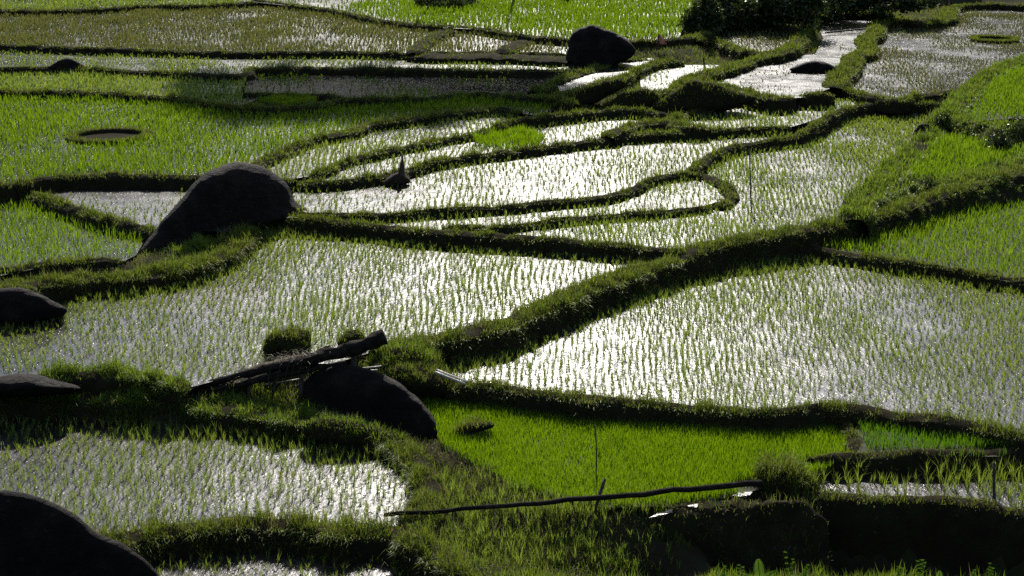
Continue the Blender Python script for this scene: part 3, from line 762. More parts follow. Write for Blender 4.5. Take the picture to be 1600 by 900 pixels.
gx, gy, gz_ = [], [], []
cellx = GX.ravel(); celly = GY.ravel(); cellz = GZ.ravel()
pp = to_px(np.stack([cellx, celly, cellz], 1))
open_ = (INF.ravel() == 0) & (celly > 18) & (celly < 108) & (pp[:, 0] > -60) & (pp[:, 0] < 1660) & (pp[:, 1] > -40) & (pp[:, 1] < 1000)
ids = np.nonzero(open_)[0]
ids = np.array([i for i in ids if bank_gap(cellx[i], celly[i]) > -0.05 or True])
bases = []; lens = []
for i in ids:
    y = celly[i]
    if cellx[i] > 2.4 and 24.2 < y < 27.2 and cellz[i] < 0.1:
        continue
    a = 0.35 * (0.22 if y < 40 else 0.45)
    n_ = RNG.poisson(a * 500 / max(1, (y / 30)) ** 1.8)
    if n_ == 0:
        continue
    cl = nz(cellx[i] * .8, y * .8, 21)
    bx = cellx[i] + RNG.uniform(-.18, .18, n_)
    by = y + RNG.uniform(-.12, .12, n_) * (1 if y < 40 else 2)
    bz = [ground_z(p, r) for p, r in zip(bx, by)]
    bases.append(np.stack([bx, by, bz], 1))
    lens.append(np.clip(0.16 + 0.14 * cl, 0.05, .3) * RNG.uniform(.6, 1.5, n_))
bases = np.concatenate(bases); lens = np.concatenate(lens)
fr = np.maximum(1, bases[:, 1] / 32)
dry = np.array([nz(p[0] * .5, p[1] * .5, 40) for p in bases]) + RNG.normal(0, .12, len(bases)) > 0.16
for nm, msk, mt, lb in (("grass", ~dry, "grass", "green rough grass on the open ground between plots"), ("dry_grass", dry, "grass_dry", "brown dry grass on the open ground between plots")):
    obj(nm, blade_mesh(nm, blades(bases[msk], lens[msk], 0.010 * fr[msk], RNG.uniform(.1, .8, msk.sum()), None, .6), M[mt]), kind="stuff", label=lb, cat="grass")

# ------------------------------------------------------------------ rice
def rice_blades(base, h, far, nb):
    """fan of nb blades per plant"""
    n = len(base)
    B = np.repeat(base, nb, 0)
    B[:, :2] += RNG.normal(0, .012, (n * nb, 2))
    H = np.repeat(h, nb) * RNG.uniform(.6, 1.15, n * nb)
    return blades(B, H, 0.0092 * np.repeat(far, nb), RNG.uniform(.05, .42, n * nb), None, RNG.uniform(.2, 1.0, n * nb))


RLAB = {"A": "sparse rice seedlings in the bottom left strip of water", "B": "rice seedlings in rows in the lower left pond", "C": "dense lime green rice nursery in front of the dark bank", "D": "small dense deep green rice plot beside the lime nursery",
        "E": "tall rice clumps in the narrow pond at lower right", "F": "rice seedlings in rows filling the big right pond", "G": "rice seedlings in rows filling the wide centre pond", "H": "dense green rice at the right edge below the hillside",
        "I": "rice seedlings in the mid right pond beside the hillside", "J": "rice seedlings in the narrow tapering pond", "K": "thin rice seedlings in the brightest long pond", "K2": "very sparse rice in the pond left of the big boulder",
        "L": "dense green rice at the left edge before the big boulder", "N": "deep green rice in the large left plot with a round hole", "N2": "green rice in the upper slanting strip", "N3": "green rice in the lower slanting strip",
        "M": "rice seedlings in the small pond beside the oval nursery", "V": "rice seedlings in the small pond at upper right", "O": "pale yellow green rice strip at upper left", "O2": "thin rice in the shaded upper strip", "P": "thin rice in the second strip from the top left",
        "Q": "brown olive rice strip at the top left", "R": "tall green rice at the top behind the far boulder", "R2": "green rice in the top left corner", "W": "sparse rice in the little square pond", "T": "sparse rice stubble in the glittering upper right pond",
        "S": "olive rice patches in the far right pond", "U": "olive rice in the small far pond", "H2": "bright green rice on the lower hillside plot", "H3": "bright green rice on the upper hillside plot"}
SINGLES = []
for k, f in FIELDS.items():
    if not f.get("rice"):
        continue
    poly, lv = f["poly"], f["level"]
    x0, y0 = poly[:, :2].min(0); x1, y1 = poly[:, :2].max(0)
    ang = RNG.normal(0, .03)
    if f.get("dense"):
        n = int((x1 - x0) * (y1 - y0) * f["dense"])
        X = RNG.uniform(x0, x1, n); Y = RNG.uniform(y0, y1, n)
        jit = 0
    else:
        s = f["sp"]
        X, Y = np.meshgrid(np.arange(x0 - 1, x1 + 1, s), np.arange(y0 - 1, y1 + 1, s * .95))
        wave = 0.12 * np.sin(Y * .9 + 1.3) + .1 * np.sin(X * .7)
        X = (X + ang * (Y - y0) + wave).ravel() + RNG.normal(0, s * .20, X.size)
        Y = (Y + np.repeat(RNG.uniform(0, s, (1, Y.shape[1])), Y.shape[0], 0)).ravel() + RNG.normal(0, s * .28, Y.size)
    m = in_poly(X, Y, poly)
    X, Y = X[m], Y[m]
    pq = to_px(np.stack([X, Y, np.full(len(X), lv)], 1))
    m = (pq[:, 0] > -70) & (pq[:, 0] < 1670) & (pq[:, 1] > -40) & (pq[:, 1] < 960)
    X, Y = X[m], Y[m]
    g = np.array([bank_gap(x, y) for x, y in zip(X, Y)])
    m = g > (0.02 if f.get("dense") else 0.06)
    X, Y = X[m], Y[m]
    if k == "R":
        q_ = to_px(np.stack([X, Y, np.full(len(X), lv)], 1))
        m = RNG.random(len(X)) < np.clip((q_[:, 0] - 500 + 90 * np.array([nz(x * .5, y * .2, 91) for x, y in zip(X, Y)])) / 150, .1, 1)
        X, Y = X[m], Y[m]
    for rk, rx_, ry_, rr_ in (("N", 172, 216, 62), ("S", 1553, 64, 36)):
        if k == rk:
            c_ = at(rx_, ry_, lv)
            rad = rr_ / FPX * c_[1] / CP + .15
            m = np.hypot(X - c_[0], Y - c_[1]) > rad
            X, Y = X[m], Y[m]
    pn = np.array([nz(x * .35, y * .22, 60 + len(k)) for x, y in zip(X, Y)])
    d = f.get("dens", 0.9)
    m = RNG.random(len(X)) < np.clip(d + (1.3 * (1 - d) + .05) * pn * 2.2, 0.02, 1)
    X, Y, pn = X[m], Y[m], pn[m]
    base = np.stack([X, Y, np.full(len(X), lv - .01)], 1)
    far = np.maximum(1, Y / 30.0)
    h = f["h"] * (RNG.uniform(.6, 1.3, len(X)) * (1 + .5 * pn) if not f.get("dense") else RNG.uniform(.75, 1.2, len(X)) * (1 + .3 * pn))
    if f.get("dense"):
        f["rb"] = blades(base, h, 0.010 * far, RNG.uniform(.02, .35, len(X)), None, .4)
    else:
        if k in ("A", "B", "E"):
            pxy = to_px(base)
            for q, hh, c_ in zip(base, h, pxy):
                if -30 < c_[0] < 1630 and 0 < c_[1] < 915:
                    SINGLES.append((hh / c_[2], k, tuple(q), hh))
            f["base"], f["hh"], f["far"] = base, h, far
            continue
        nb = 8 if Y.mean() < 42 else (5 if Y.mean() < 56 else 4)
        if k in ("H", "L"):
            nb -= 2
        f["rb"] = rice_blades(base, h, far * (1.05 if nb > 6 else 1.4), nb)
    obj("rice_seedlings", blade_mesh("rice_seedlings", f["rb"], M[f["rice"]]), kind="stuff", label=RLAB[k], cat="rice")

# the rice plants that show largest are single plants
SINGLES.sort(reverse=True)
take = {}
for s_ in SINGLES[:300]:
    take.setdefault(s_[1], set()).add(s_[2])
VAR = []
for v in range(10):
    v_, q_, t_, r_ = rice_blades(np.zeros((1, 3)), np.array([1.0]), np.array([2.2 + .0 * v]), 11)
    VAR.append((v_, q_, t_, r_))
var_me = {}
SL = {"A": "young rice plant standing in the water strip at the bottom left", "B": "young rice plant in the near rows of the lower left pond", "E": "tall rice plant in the narrow pond above the dark bank"}
SG = {"A": "rice plants in the bottom strip", "B": "near rice plants of the lower left pond", "E": "tall rice plants at lower right"}
for hs, k, q, hh in SINGLES[:300]:
    v = random.randrange(10)
    key = (v, k)
    if key not in var_me:
        vv, qq, tt, rr = VAR[v]
        vv = vv * np.array([f_ for f_ in ((FIELDS[k]["h"],) * 3)])
        var_me[key] = mesh_np("rice_plant", vv, qq, tt, M["rice"], rr)
    o = obj("rice_plant", var_me[key], label=SL[k], cat="rice plant", group=SG[k], loc=q)
    o.rotation_euler = (0, 0, random.uniform(0, 6.28))
    s_ = hh / FIELDS[k]["h"]
    o.scale = (s_, s_, s_)
for k in ("A", "B", "E"):
    f = FIELDS[k]
    tk = take.get(k, set())
    m = np.array([tuple(q) not in tk for q in f["base"]])
    if m.sum() == 0:
        continue
    obj("rice_seedlings", blade_mesh("rice_seedlings", rice_blades(f["base"][m], f["hh"][m], f["far"][m], 9), M["rice"]), kind="stuff", label=RLAB[k], cat="rice")


# ------------------------------------------------------------------ boulders and grassy humps: outline in the photo, own distance, real depth
def lump(name, label, outline, foot, z, depth=0.6, back=1.0, mat="rock", rough=0.05, cat="boulder", grass=0, gh=0.15, gmat="grass", seed=0, cx=None, rings=9, group=None, power=2.0, kx=0.0):
    """outline: pixels round the silhouette; foot: pixel where it stands at height z; depth: towards the camera as a share of its width"""
    anchor = at(foot[0], foot[1], z)
    VD = (anchor - EYE) / np.linalg.norm(anchor - EYE)
    dep = float((anchor - EYE) @ FWD)
    O2 = smooth(np.array(outline, float), 1e9, True) if False else np.array(outline, float)
    wpx = O2[:, 0].max() - O2[:, 0].min()
    ring = smooth(O2, wpx / (22.0 if grass else 36.0), True)
    if not grass:
        rings = 12
    W = wpx / FPX * dep
    cpx = np.array(cx if cx else (ring[:, 0].mean(), ring[:, 1].mean()))
    D1, D2 = depth * W, depth * back * W
    m = len(ring)
    layers = []
    for r in range(1, 2 * rings):
        th = math.pi * r / (2 * rings)
        s = math.sin(th) ** (2.0 / power)
        off = -math.cos(th)
        off = off * (D1 if off < 0 else D2)
        L = []
        for p in ring:
            q = cpx + (p - cpx) * s
            P = at_depth(q[0], q[1], dep + kx * (q[0] - foot[0])) + VD * off
            L.append(P)
        layers.append(L)
    V = np.array(layers)
    nl = len(layers)
    ctr = V.mean((0, 1))
    for a in range(nl):
        for b_ in range(m):
            P = V[a, b_]
            dirv = (P - ctr); dirv /= np.linalg.norm(dirv) + 1e-9
            f1 = 1.2 / max(W, .3) * 1.6
            v = noise.fractal(Vector((P[0] * f1 + seed, P[1] * f1, P[2] * f1)), 0.9, 2.1, 5)
            if mat == "rock":
                g1 = noise.ridged_multi_fractal(Vector((P[0] * f1 * .8 + seed, P[1] * f1 * .8 + P[2] * f1, P[2] * f1 * 2.0)), 0.9, 2.2, 5, 1.0, 2.0)
                v = .7 * v - .45 * (g1 - 1.0)
            V[a, b_] = P + dirv * v * rough * W
    verts = V.reshape(-1, 3)
    idx = np.arange(nl * m).reshape(nl, m)
    j2 = np.roll(np.arange(m), -1)
    q = np.stack([idx[:-1].ravel(), idx[:-1][:, j2].ravel(), idx[1:][:, j2].ravel(), idx[1:].ravel()], 1)
    f0 = V[0].mean(0); f1_ = V[-1].mean(0)
    verts = np.concatenate([verts, [f0], [f1_]])
    n0 = nl * m
    tr = [(n0, idx[0][j2[i]], idx[0][i]) for i in range(m)] + [(n0 + 1, idx[-1][i], idx[-1][j2[i]]) for i in range(m)]
    me = mesh_np(name, verts, q, np.array(tr), M[mat])
    import bmesh
    bm = bmesh.new(); bm.from_mesh(me); bmesh.ops.recalc_face_normals(bm, faces=bm.faces); bm.to_mesh(me); bm.free()
    o = obj(name, me, label=label, cat=cat, group=group)
    if grass:
        me.calc_loop_triangles()
        co = verts
        tri = np.array([t.vertices[:] for t in me.loop_triangles])
        nr = np.array([t.normal[:] for t in me.loop_triangles]); ar = np.array([t.area for t in me.loop_triangles])
        wgt = ar * np.clip(nr[:, 2] + .35, 0.0, 1)
        n_ = int(grass * ar.sum() * .4)
        ti = RNG.choice(len(tri), n_, p=wgt / wgt.sum())
        u, v = RNG.random(n_), RNG.random(n_)
        sw = u + v > 1
        u[sw], v[sw] = 1 - u[sw], 1 - v[sw]
        P = co[tri[ti, 0]] * (1 - u - v)[:, None] + co[tri[ti, 1]] * u[:, None] + co[tri[ti, 2]] * v[:, None]
        hd = np.arctan2(nr[ti, 1], nr[ti, 0]) + RNG.normal(0, .9, n_)
        far = max(1, anchor[1] / 32)
        cl_ = np.array([nz(p[0] * 3.5, p[1] * 3.5, p[2] * 3.5 + seed) + .6 * nz(p[0] * 9, p[1] * 9, p[2] * 9) for p in P])
        obj("grass", blade_mesh("hump_grass", blades(P, gh * RNG.uniform(.5, 1.4, n_) * np.clip(1 + 1.3 * cl_, .25, 2.8), 0.010 * far, RNG.uniform(.1, .8, n_), hd, .6), M[gmat]), parent=o, kind="stuff")
    return o


lump("boulder", "largest dark boulder, ridged and hunched, at the left of the ponds", [(192, 430), (204, 408), (224, 380), (246, 352), (268, 328), (288, 304), (306, 283), (330, 267), (356, 260), (380, 258), (410, 262), (437, 276), (455, 298), (464, 313), (484, 328), (482, 338), (440, 348), (385, 366), (300, 410)], (335, 362), zL - .05, 0.12, 3.0, rough=.035, seed=3, cx=(350, 350), power=4.2, kx=.017)
lump("boulder", "rounded dark boulder cut by the left edge beside the centre pond", [(-90, 470), (-50, 452), (0, 449), (35, 450), (62, 458), (88, 470), (108, 483), (96, 496), (60, 506), (10, 512), (-60, 515)], (40, 503), zG, 0.11, 4.0, rough=.04, seed=9, power=4.2)
lump("boulder", "low flat rock on the grassy bank at the left edge", [(-40, 596), (0, 588), (30, 584), (62, 586), (100, 596), (128, 607), (110, 616), (50, 620), (-40, 618)], (50, 616), 0.95, 0.35, 1.0, rough=.03, seed=14)
lump("boulder", "smooth dark boulder under the broken log in the foreground", [(456, 612), (468, 594), (488, 578), (510, 573), (540, 573), (575, 580), (612, 596), (645, 619), (672, 648), (688, 676), (692, 702), (690, 740), (620, 740), (540, 710), (470, 650)], (620, 658), 0.62, 0.11, 4.0, rough=.045, seed=22, cx=(575, 665), power=4.2, kx=-.007)
lump("boulder", "black boulder filling the bottom left corner", [(-160, 760), (-60, 752), (0, 762), (40, 772), (80, 788), (120, 811), (150, 836), (185, 850), (215, 869), (240, 890), (256, 920), (262, 990), (150, 1060), (-160, 1060)], (200, 985), -.3, 0.06, 6.0, rough=.03, seed=31, cx=(0, 930), power=6.0)
lump("boulder", "far dark boulder with a steep left side at the top", [(886, 106), (886, 78), (891, 57), (904, 45), (925, 40), (945, 45), (966, 54), (985, 66), (993, 79), (985, 92), (960, 102), (920, 112)], (930, 104), zP - .1, 0.12, 4.0, rough=.045, seed=41, power=4.2)
lump("boulder", "small pointed rock on the far left bund", [(74, 108), (86, 97), (102, 90), (117, 94), (136, 107), (105, 112)], (105, 108), zP, 0.11, 4.0, rough=.04, seed=44, power=4.2)
lump("boulder", "low dark rock in the glittering upper right pond", [(1232, 108), (1250, 101), (1272, 96), (1292, 99), (1310, 107), (1300, 114), (1270, 117), (1245, 114)], (1270, 113), zT, 0.11, 4.0, rough=.045, seed=47, power=4.2)
lump("boulder", "tiny dark rock in the green rice at the very top", [(872, 3), (878, -2), (886, -3), (892, 4), (884, 8), (874, 8)], (882, 7), zR, 0.11, 4.0, rough=.045, seed=49, power=4.2)
lump("rock_slab", "wet dark slab of rock glistening below the pole bridge", [(1030, 905), (1034, 850), (1040, 825), (1062, 803), (1095, 788), (1140, 775), (1185, 772), (1230, 776), (1265, 800), (1275, 850), (1270, 960), (1150, 990), (1050, 980)], (1150, 900), -.6, 0.09, 4.0, grass=140, gh=.12, mat="soil", rough=.15, seed=52, cat="rock", cx=(1150, 880), power=5.0)
lump("grass_hump", "sunlit grass slope in front of the smooth foreground boulder", [(470, 662), (500, 654), (540, 657), (580, 669), (620, 686), (655, 708), (665, 724), (620, 724), (540, 702), (480, 684)], (570, 705), .40, 0.14, 1.5, mat="soil", cat="hump", grass=1000, gh=.10, seed=59, gmat="grass_bright", rough=.06)
# grassy humps
HG = "grassy humps"
lump("grass_hump", "round grassy hump in the centre pond behind the broken log", [(412, 548), (418, 528), (435, 517), (460, 514), (480, 522), (484, 540), (475, 556), (430, 560)], (450, 553), zG, 0.4, 1.0, mat="soil", cat="hump", grass=900, gh=.12, seed=61, rough=.12)
lump("grass_hump", "small grassy hump just behind the raised end of the log", [(530, 540), (533, 524), (545, 517), (562, 519), (574, 530), (572, 546), (545, 550)], (552, 545), zG, 0.4, 1.0, mat="soil", cat="hump", grass=900, gh=.10, seed=62, rough=.12)
lump("grass_hump", "dark overgrown hump at the end of the S shaped bund", [(590, 610), (600, 578), (625, 566), (655, 570), (690, 582), (720, 600), (715, 620), (650, 628)], (655, 620), zC, 0.4, 1.0, mat="soil", cat="hump", grass=900, gh=.13, seed=63)
lump("grass_hump", "grassy knoll between the log end and the S shaped bund", [(570, 585), (590, 552), (615, 540), (650, 540), (680, 556), (690, 580), (650, 596), (600, 600)], (635, 592), 0.7, 0.4, 1.0, mat="soil", cat="hump", grass=1000, gh=.16, seed=64, gmat="grass_bright")
lump("grass_hump", "shaggy dark hump at the end of the pole bridge", [(1172, 790), (1176, 752), (1188, 732), (1212, 722), (1240, 728), (1262, 745), (1280, 768), (1270, 800), (1200, 815)], (1225, 800), -.1, 0.4, 1.0, mat="soil", cat="hump", grass=1300, gh=.20, seed=65)
lump("grass_hump", "dark curl of grass at the left of the lime nursery", [(705, 690), (712, 672), (735, 660), (765, 660), (770, 668), (745, 676), (725, 692)], (735, 684), zC, 0.3, 1.0, mat="soil", cat="hump", grass=900, gh=.12, seed=66)
lump("grass_hump", "dark grassy hump below the bright slanting pond", [(888, 166), (895, 148), (915, 136), (945, 128), (972, 122), (980, 132), (955, 148), (925, 164)], (925, 164), zN - .05, 0.14, 2.5, mat="soil", cat="hump", grass=170, gh=.16, seed=67, power=3.5, rough=.07)
lump("grass_hump", "dark grassy hump below the little square pond", [(940, 168), (965, 150), (990, 138), (1010, 136), (1030, 148), (1028, 162), (1000, 174), (960, 174)], (990, 173), zM + .05, 0.14, 2.5, mat="soil", cat="hump", grass=170, gh=.16, seed=68, power=3.5, rough=.07)
lump("grass_hump", "large dark mound below the upper right glittering pond", [(1018, 172), (1035, 150), (1060, 130), (1082, 122), (1105, 127), (1145, 138), (1185, 152), (1160, 166), (1100, 178), (1045, 182)], (1080, 178), zV, 0.10, 2.5, mat="soil", cat="hump", grass=170, gh=.15, seed=69, power=3.5, rough=.07)
lump("grass_hump", "small green hump behind the oval nursery", [(764, 208), (768, 198), (778, 193), (790, 198), (794, 208), (780, 214)], (779, 212), zN3, 0.4, 1.0, mat="soil", cat="hump", grass=700, gh=.14, seed=70)

lump("boulder", "dark stone at the water edge under the hillside ridge", [(1424, 226), (1428, 206), (1438, 194), (1450, 194), (1452, 206), (1440, 224)], (1436, 224), zI, 0.2, 2.0, rough=.08, seed=75, power=3.5)
lump("boulder", "small dark stone lower down the water edge under the ridge", [(1350, 290), (1354, 278), (1364, 276), (1366, 286), (1356, 296)], (1358, 292), zI, 0.2, 2.0, rough=.08, seed=76, power=3.5)
lump("boulder", "tiny dark stone where the mid right pond meets the bund", [(1319, 330), (1323, 322), (1331, 321), (1333, 330), (1325, 336)], (1326, 333), zI, 0.2, 2.0, rough=.08, seed=77, power=3.5)


def ring_bank(label, px, py, hw, z, hgt, grass=600, name="ring_bund", wid=0.22, inner=None):
    c = at(px, py, z)
    R_ = hw / FPX * c[1] / CP * 1.0
    m = 48
    V = []
    prof = [(-wid, -.15), (-wid * .8, hgt * .6), (-wid * .2, hgt), (wid * .3, hgt * .9), (wid * .9, hgt * .3), (wid * 1.2, -.15)]
    for a in range(m):
        th = 2 * math.pi * a / m
        for o_, z_ in prof:
            r = R_ + o_ + .22 * nz(math.cos(th) * 1.5 + px, math.sin(th) * 1.5) + .06 * nz(math.cos(th) * 3 + px, math.sin(th) * 3, z_ * 6)
            V.append((c[0] + r * math.cos(th), c[1] + r * math.sin(th), z + z_))
    k = len(prof)
    idx = np.arange(m * k).reshape(m, k)
    nx_ = np.roll(idx, -1, 0)
    q = np.stack([idx[:, :-1].ravel(), nx_[:, :-1].ravel(), nx_[:, 1:].ravel(), idx[:, 1:].ravel()], 1)
    o = obj(name, mesh_np(name, np.array(V), q, None, M["soil"]), label=label, cat="earth bank")
    pv = [(c[0] + (R_ - wid * .5 + .25 * nz(math.cos(t_) * 2 + px, math.sin(t_) * 2)) * math.cos(t_), c[1] + (R_ - wid * .5) * math.sin(t_), z + .012) for t_ in np.linspace(0, 2 * math.pi, 40, endpoint=False)]
    pm = bpy.data.meshes.new("pit_shade"); pm.from_pydata(pv, [], [tuple(range(40))]); pm.materials.append(M["soil"]); pm.update()  # flat dark disc stands in for the shaded inner wall of the hole
    obj("pit_shade", pm, parent=o)
    n_ = int(grass * 2 * math.pi * R_ * wid * 2)
    th = RNG.uniform(0, 6.283, n_); rr = R_ + RNG.uniform(-wid * .9, wid, n_)
    P = np.stack([c[0] + rr * np.cos(th), c[1] + rr * np.sin(th), np.full(n_, z + hgt * .75)], 1)
    obj("grass", blade_mesh("ring_grass", blades(P, .13 * RNG.uniform(.5, 1.4, n_), 0.010 * c[1] / 32, RNG.uniform(.1, .8, n_)), M["grass"]), parent=o, kind="stuff")
    return c, R_


ring_bank("ring of earth round the water hole in the large left green plot", 172, 216, 56, zN, .15, wid=.2)
ring_bank("small ring of grassy earth in the far right pond", 1553, 64, 32, zS, .16)

def shaggy(label, outline, z, dens, h, mat, seed=0):
    """loose long grass growing on open ground"""
    p = np.array([at(x, y, z) for x, y in outline])
    x0, y0 = p[:, :2].min(0); x1, y1 = p[:, :2].max(0)
    n = int((x1 - x0) * (y1 - y0) * dens)
    X = RNG.uniform(x0, x1, n); Y = RNG.uniform(y0, y1, n)
    m = in_poly(X, Y, p)
    X, Y = X[m], Y[m]
    c1_ = np.array([nz(x * 1.3, y * 1.3, seed) + .7 * nz(x * 3.4, y * 3.4, seed + 4) for x, y in zip(X, Y)])
    m = RNG.random(len(X)) < np.clip(.75 + c1_, .1, 1)
    X, Y, c1_ = X[m], Y[m], c1_[m]
    B = np.stack([X, Y, [ground_z(x, y) - .02 for x, y in zip(X, Y)]], 1)
    obj("grass", blade_mesh("shaggy_grass", blades(B, h * np.clip(1 + 1.4 * c1_, .3, 2.6) * RNG.uniform(.6, 1.3, len(B)), .0105 * np.maximum(1, B[:, 1] / 32), RNG.uniform(.1, .7, len(B))), M[mat]), kind="stuff", label=label, cat="grass")


shaggy("shaggy grass at the foot of the largest boulder", [(236, 425), (250, 404), (285, 384), (330, 366), (385, 346), (440, 338), (450, 350), (400, 372), (370, 400), (320, 420), (270, 430)], 1.58, 1500, .20, "grass_bright", 3)
shaggy("rough sunlit grass on the slope below the log shelter", [(320, 612), (420, 606), (470, 618), (540, 655), (600, 680), (590, 700), (500, 670), (400, 650), (320, 635)], .85, 800, .17, "grass_bright", 7)
shaggy("brown dry grass below the end of the smooth foreground boulder", [(650, 705), (690, 700), (730, 715), (780, 745), (760, 770), (700, 790), (665, 750)], .45, 700, .17, "grass_dry", 9)

# small dense nurseries
def nursery(label, outline, z, mat, h, dens):
    p = np.array([at(x, y, z) for x, y in outline])
    x0, y0 = p[:, :2].min(0); x1, y1 = p[:, :2].max(0)
    n = int((x1 - x0) * (y1 - y0) * dens)
    X = RNG.uniform(x0, x1, n); Y = RNG.uniform(y0, y1, n)
    m = in_poly(X, Y, p)
    B = np.stack([X[m], Y[m], np.full(m.sum(), z)], 1)
    h = h * np.array([1 + .9 * nz(p[0] * 1.4, p[1] * 1.4, 5) for p in B])
    far = B[:, 1] / 32
    obj("rice_nursery", blade_mesh("rice_nursery", blades(B, h * RNG.uniform(.7, 1.2, len(B)), .010 * far, RNG.uniform(.02, .3, len(B))), M[mat]), kind="stuff", label=label, cat="rice")


nursery("small oval of dense lime rice seedlings in the middle distance", [(738, 220), (750, 211), (790, 208), (835, 210), (852, 219), (840, 230), (800, 234), (755, 230)], zN3 + .1, "rice_lime", .30, 300)
nursery("tiny strip of green rice seedlings behind the left bund", [(402, 160), (430, 152), (470, 151), (498, 155), (490, 163), (440, 165)], zO, "rice_deep", .2, 300)

# ------------------------------------------------------------------ wooden things
def tube(path, radii, seg=8, cap=True, rough=0.0, seed=0):
    """verts, quads, tris of a bent tube"""
    P = np.asarray(path, float); r = np.broadcast_to(np.asarray(radii, float), len(P))
    T = np.gradient(P, axis=0); T /= np.linalg.norm(T, axis=1)[:, None] + 1e-9
    V = []
    for i in range(len(P)):
        a = np.cross(T[i], [0, 0, 1.0])
        if np.linalg.norm(a) < .05:
            a = np.cross(T[i], [0, 1.0, 0])
        a /= np.linalg.norm(a); b_ = np.cross(T[i], a)
        for s in range(seg):
            th = 2 * math.pi * s / seg
            rr = r[i] * (1 + rough * nz(seed + i * .7, math.cos(th) * 1.5, math.sin(th) * 1.5))
            V.append(P[i] + (a * math.cos(th) + b_ * math.sin(th)) * rr)
    n = len(P)
    idx = np.arange(n * seg).reshape(n, seg); j2 = np.roll(np.arange(seg), -1)
    q = np.stack([idx[:-1].ravel(), idx[1:].ravel(), idx[1:][:, j2].ravel(), idx[:-1][:, j2].ravel()], 1)
    V.append(P[0]); V.append(P[-1])
    t = [(n * seg, idx[0][s], idx[0][j2[s]]) for s in range(seg)] + [(n * seg + 1, idx[-1][j2[s]], idx[-1][s]) for s in range(seg)]
    return np.array(V), q, np.array(t)


def tube_obj(name, path, radii, mat, parent=None, label=None, cat=None, seg=8, rough=.15, seed=0, group=None):
    v, q, t = tube(path, radii, seg, True, rough, seed)
    return obj(name, mesh_np(name, v, q, t, M[mat]), parent=parent, label=label, cat=cat, group=group)


def line(a, b, n, sag=0, wob=0, seed=0):
    a, b = np.asarray(a, float), np.asarray(b, float)
    t = np.linspace(0, 1, n)[:, None]
    P = a * (1 - t) + b * t
    P[:, 2] -= sag * 4 * (t * (1 - t))[:, 0]
    if wob:
        for i in range(n):
            P[i, 2] += wob * nz(seed, i * .45); P[i, 1] += wob * nz(seed + 5, i * .45)
    return P


# pole bridge across the grassy gully
a = at(600, 805, .70); b = at(1190, 754, .84)
tube_obj("pole_bridge", line(a, b, 26, 0.02, .05, 2), np.linspace(.038, .062, 26), "wood_dark", label="long dark pole laid across the grassy gully", cat="pole", seed=3)
# stump carrying the near end
tube_obj("wooden_post", line(at(704, 800, .42), at(702, 842, .02), 6, 0, .02, 4), [.14, .13, .13, .14, .15, .17], "bark", label="short dark stump under the left end of the long pole", cat="stump", rough=.4, seed=6)
# stick leaning at the pole
s0 = at(915, 862, -.15)
d0 = float((s0 - EYE) @ FWD)
tube_obj("leaning_stick", smooth([at_depth(913, 862, d0), at_depth(922, 830, d0 + .1), at_depth(932, 790, d0 + .2), at_depth(945, 748, d0 + .35)], .1), .032, "wood", label="thick leaning stick crossing the long pole", cat="stick", seed=8)
s1 = at(927, 782, .1); d1 = float((s1 - EYE) @ FWD)
tube_obj("thin_stick", smooth([at_depth(924, 800, d1), at_depth(931, 740, d1), at_depth(932, 700, d1), at_depth(929, 664, d1)], .08), .013, "wood", label="thin upright stick standing by the long pole", cat="stick", seed=9)
for (x0, y0, x1, y1, z, r, lb) in [(1174, 332, 1171, 232, zI, .022, "tall thin stick standing in the mid right pond"), (1553, 786, 1553, 722, zE, .028, "dark stake among the tall rice at lower right"), (572, 280, 567, 248, zN3, .02, "thin stake in the bund behind the brightest pond"),
                              (1101, 103, 1099, 90, zT, .05, "short stub post at the little square pond"), (986, 664, 986, 636, zC, .012, "tiny twig at the back of the lime nursery"), (349, 150, 350, 118, zO, .02, "thin stake in the pale yellow green strip"), (1247, 50, 1262, 18, zU, .05, "slanting stake beside the small far pond")]:
    p = at(x0, y0, z); d_ = float((p - EYE) @ FWD)
    tube_obj("stake", line(at_depth(x0, y0 + 4, d_), at_depth(x1, y1, d_), 6, 0, .015, x0), r, "wood", label=lb, cat="stake", seg=6)
p = at(1290, 51, zT + .15); q = at(1362, 44, zT + .2)
tube_obj("bamboo_pole", line(p, q, 8), .05, "wood", label="thin pole laid across the neck of the glittering pond", cat="pole")
# heap of straw on a stake
lump("straw_heap", "dark pointed heap of straw on the bund behind the brightest pond", [(598, 290), (610, 274), (621, 269), (626, 254), (629, 240), (631, 254), (634, 270), (640, 286)], (616, 276), zN3 + .1, .35, 1, mat="thatch", rough=.03, cat="heap", grass=200, gh=.1, gmat="grass_dry", seed=80)
# two pale bamboo pipes
for k, (x0, y0, x1, y1, lb) in enumerate([(690, 581, 734, 598, "upper of two pale bamboo pipes beside the dark hump"), (687, 584, 727, 600, "lower of two pale bamboo pipes beside the dark hump")]):
    d_ = float((at(690, 598, .75) - EYE) @ FWD) - .75 - .1 * k
    tube_obj("bamboo_pipe", line(at_depth(x0 - 8, y0 - 3, d_ + .05), at_depth(x1, y1, d_), 6), .026, "bamboo", label=lb, cat="pipe", seg=8, rough=.05)

# broken log shelter
base = at(420, 612, .95)
dl = float((base - EYE) @ FWD)
sh = obj("log_shelter", None, label="collapsed shelter of logs and brown thatch beside the foreground boulder", cat="shelter", loc=tuple(base))


def wp(px, py, dd=0.0):
    return at_depth(px, py, dl + dd) - base


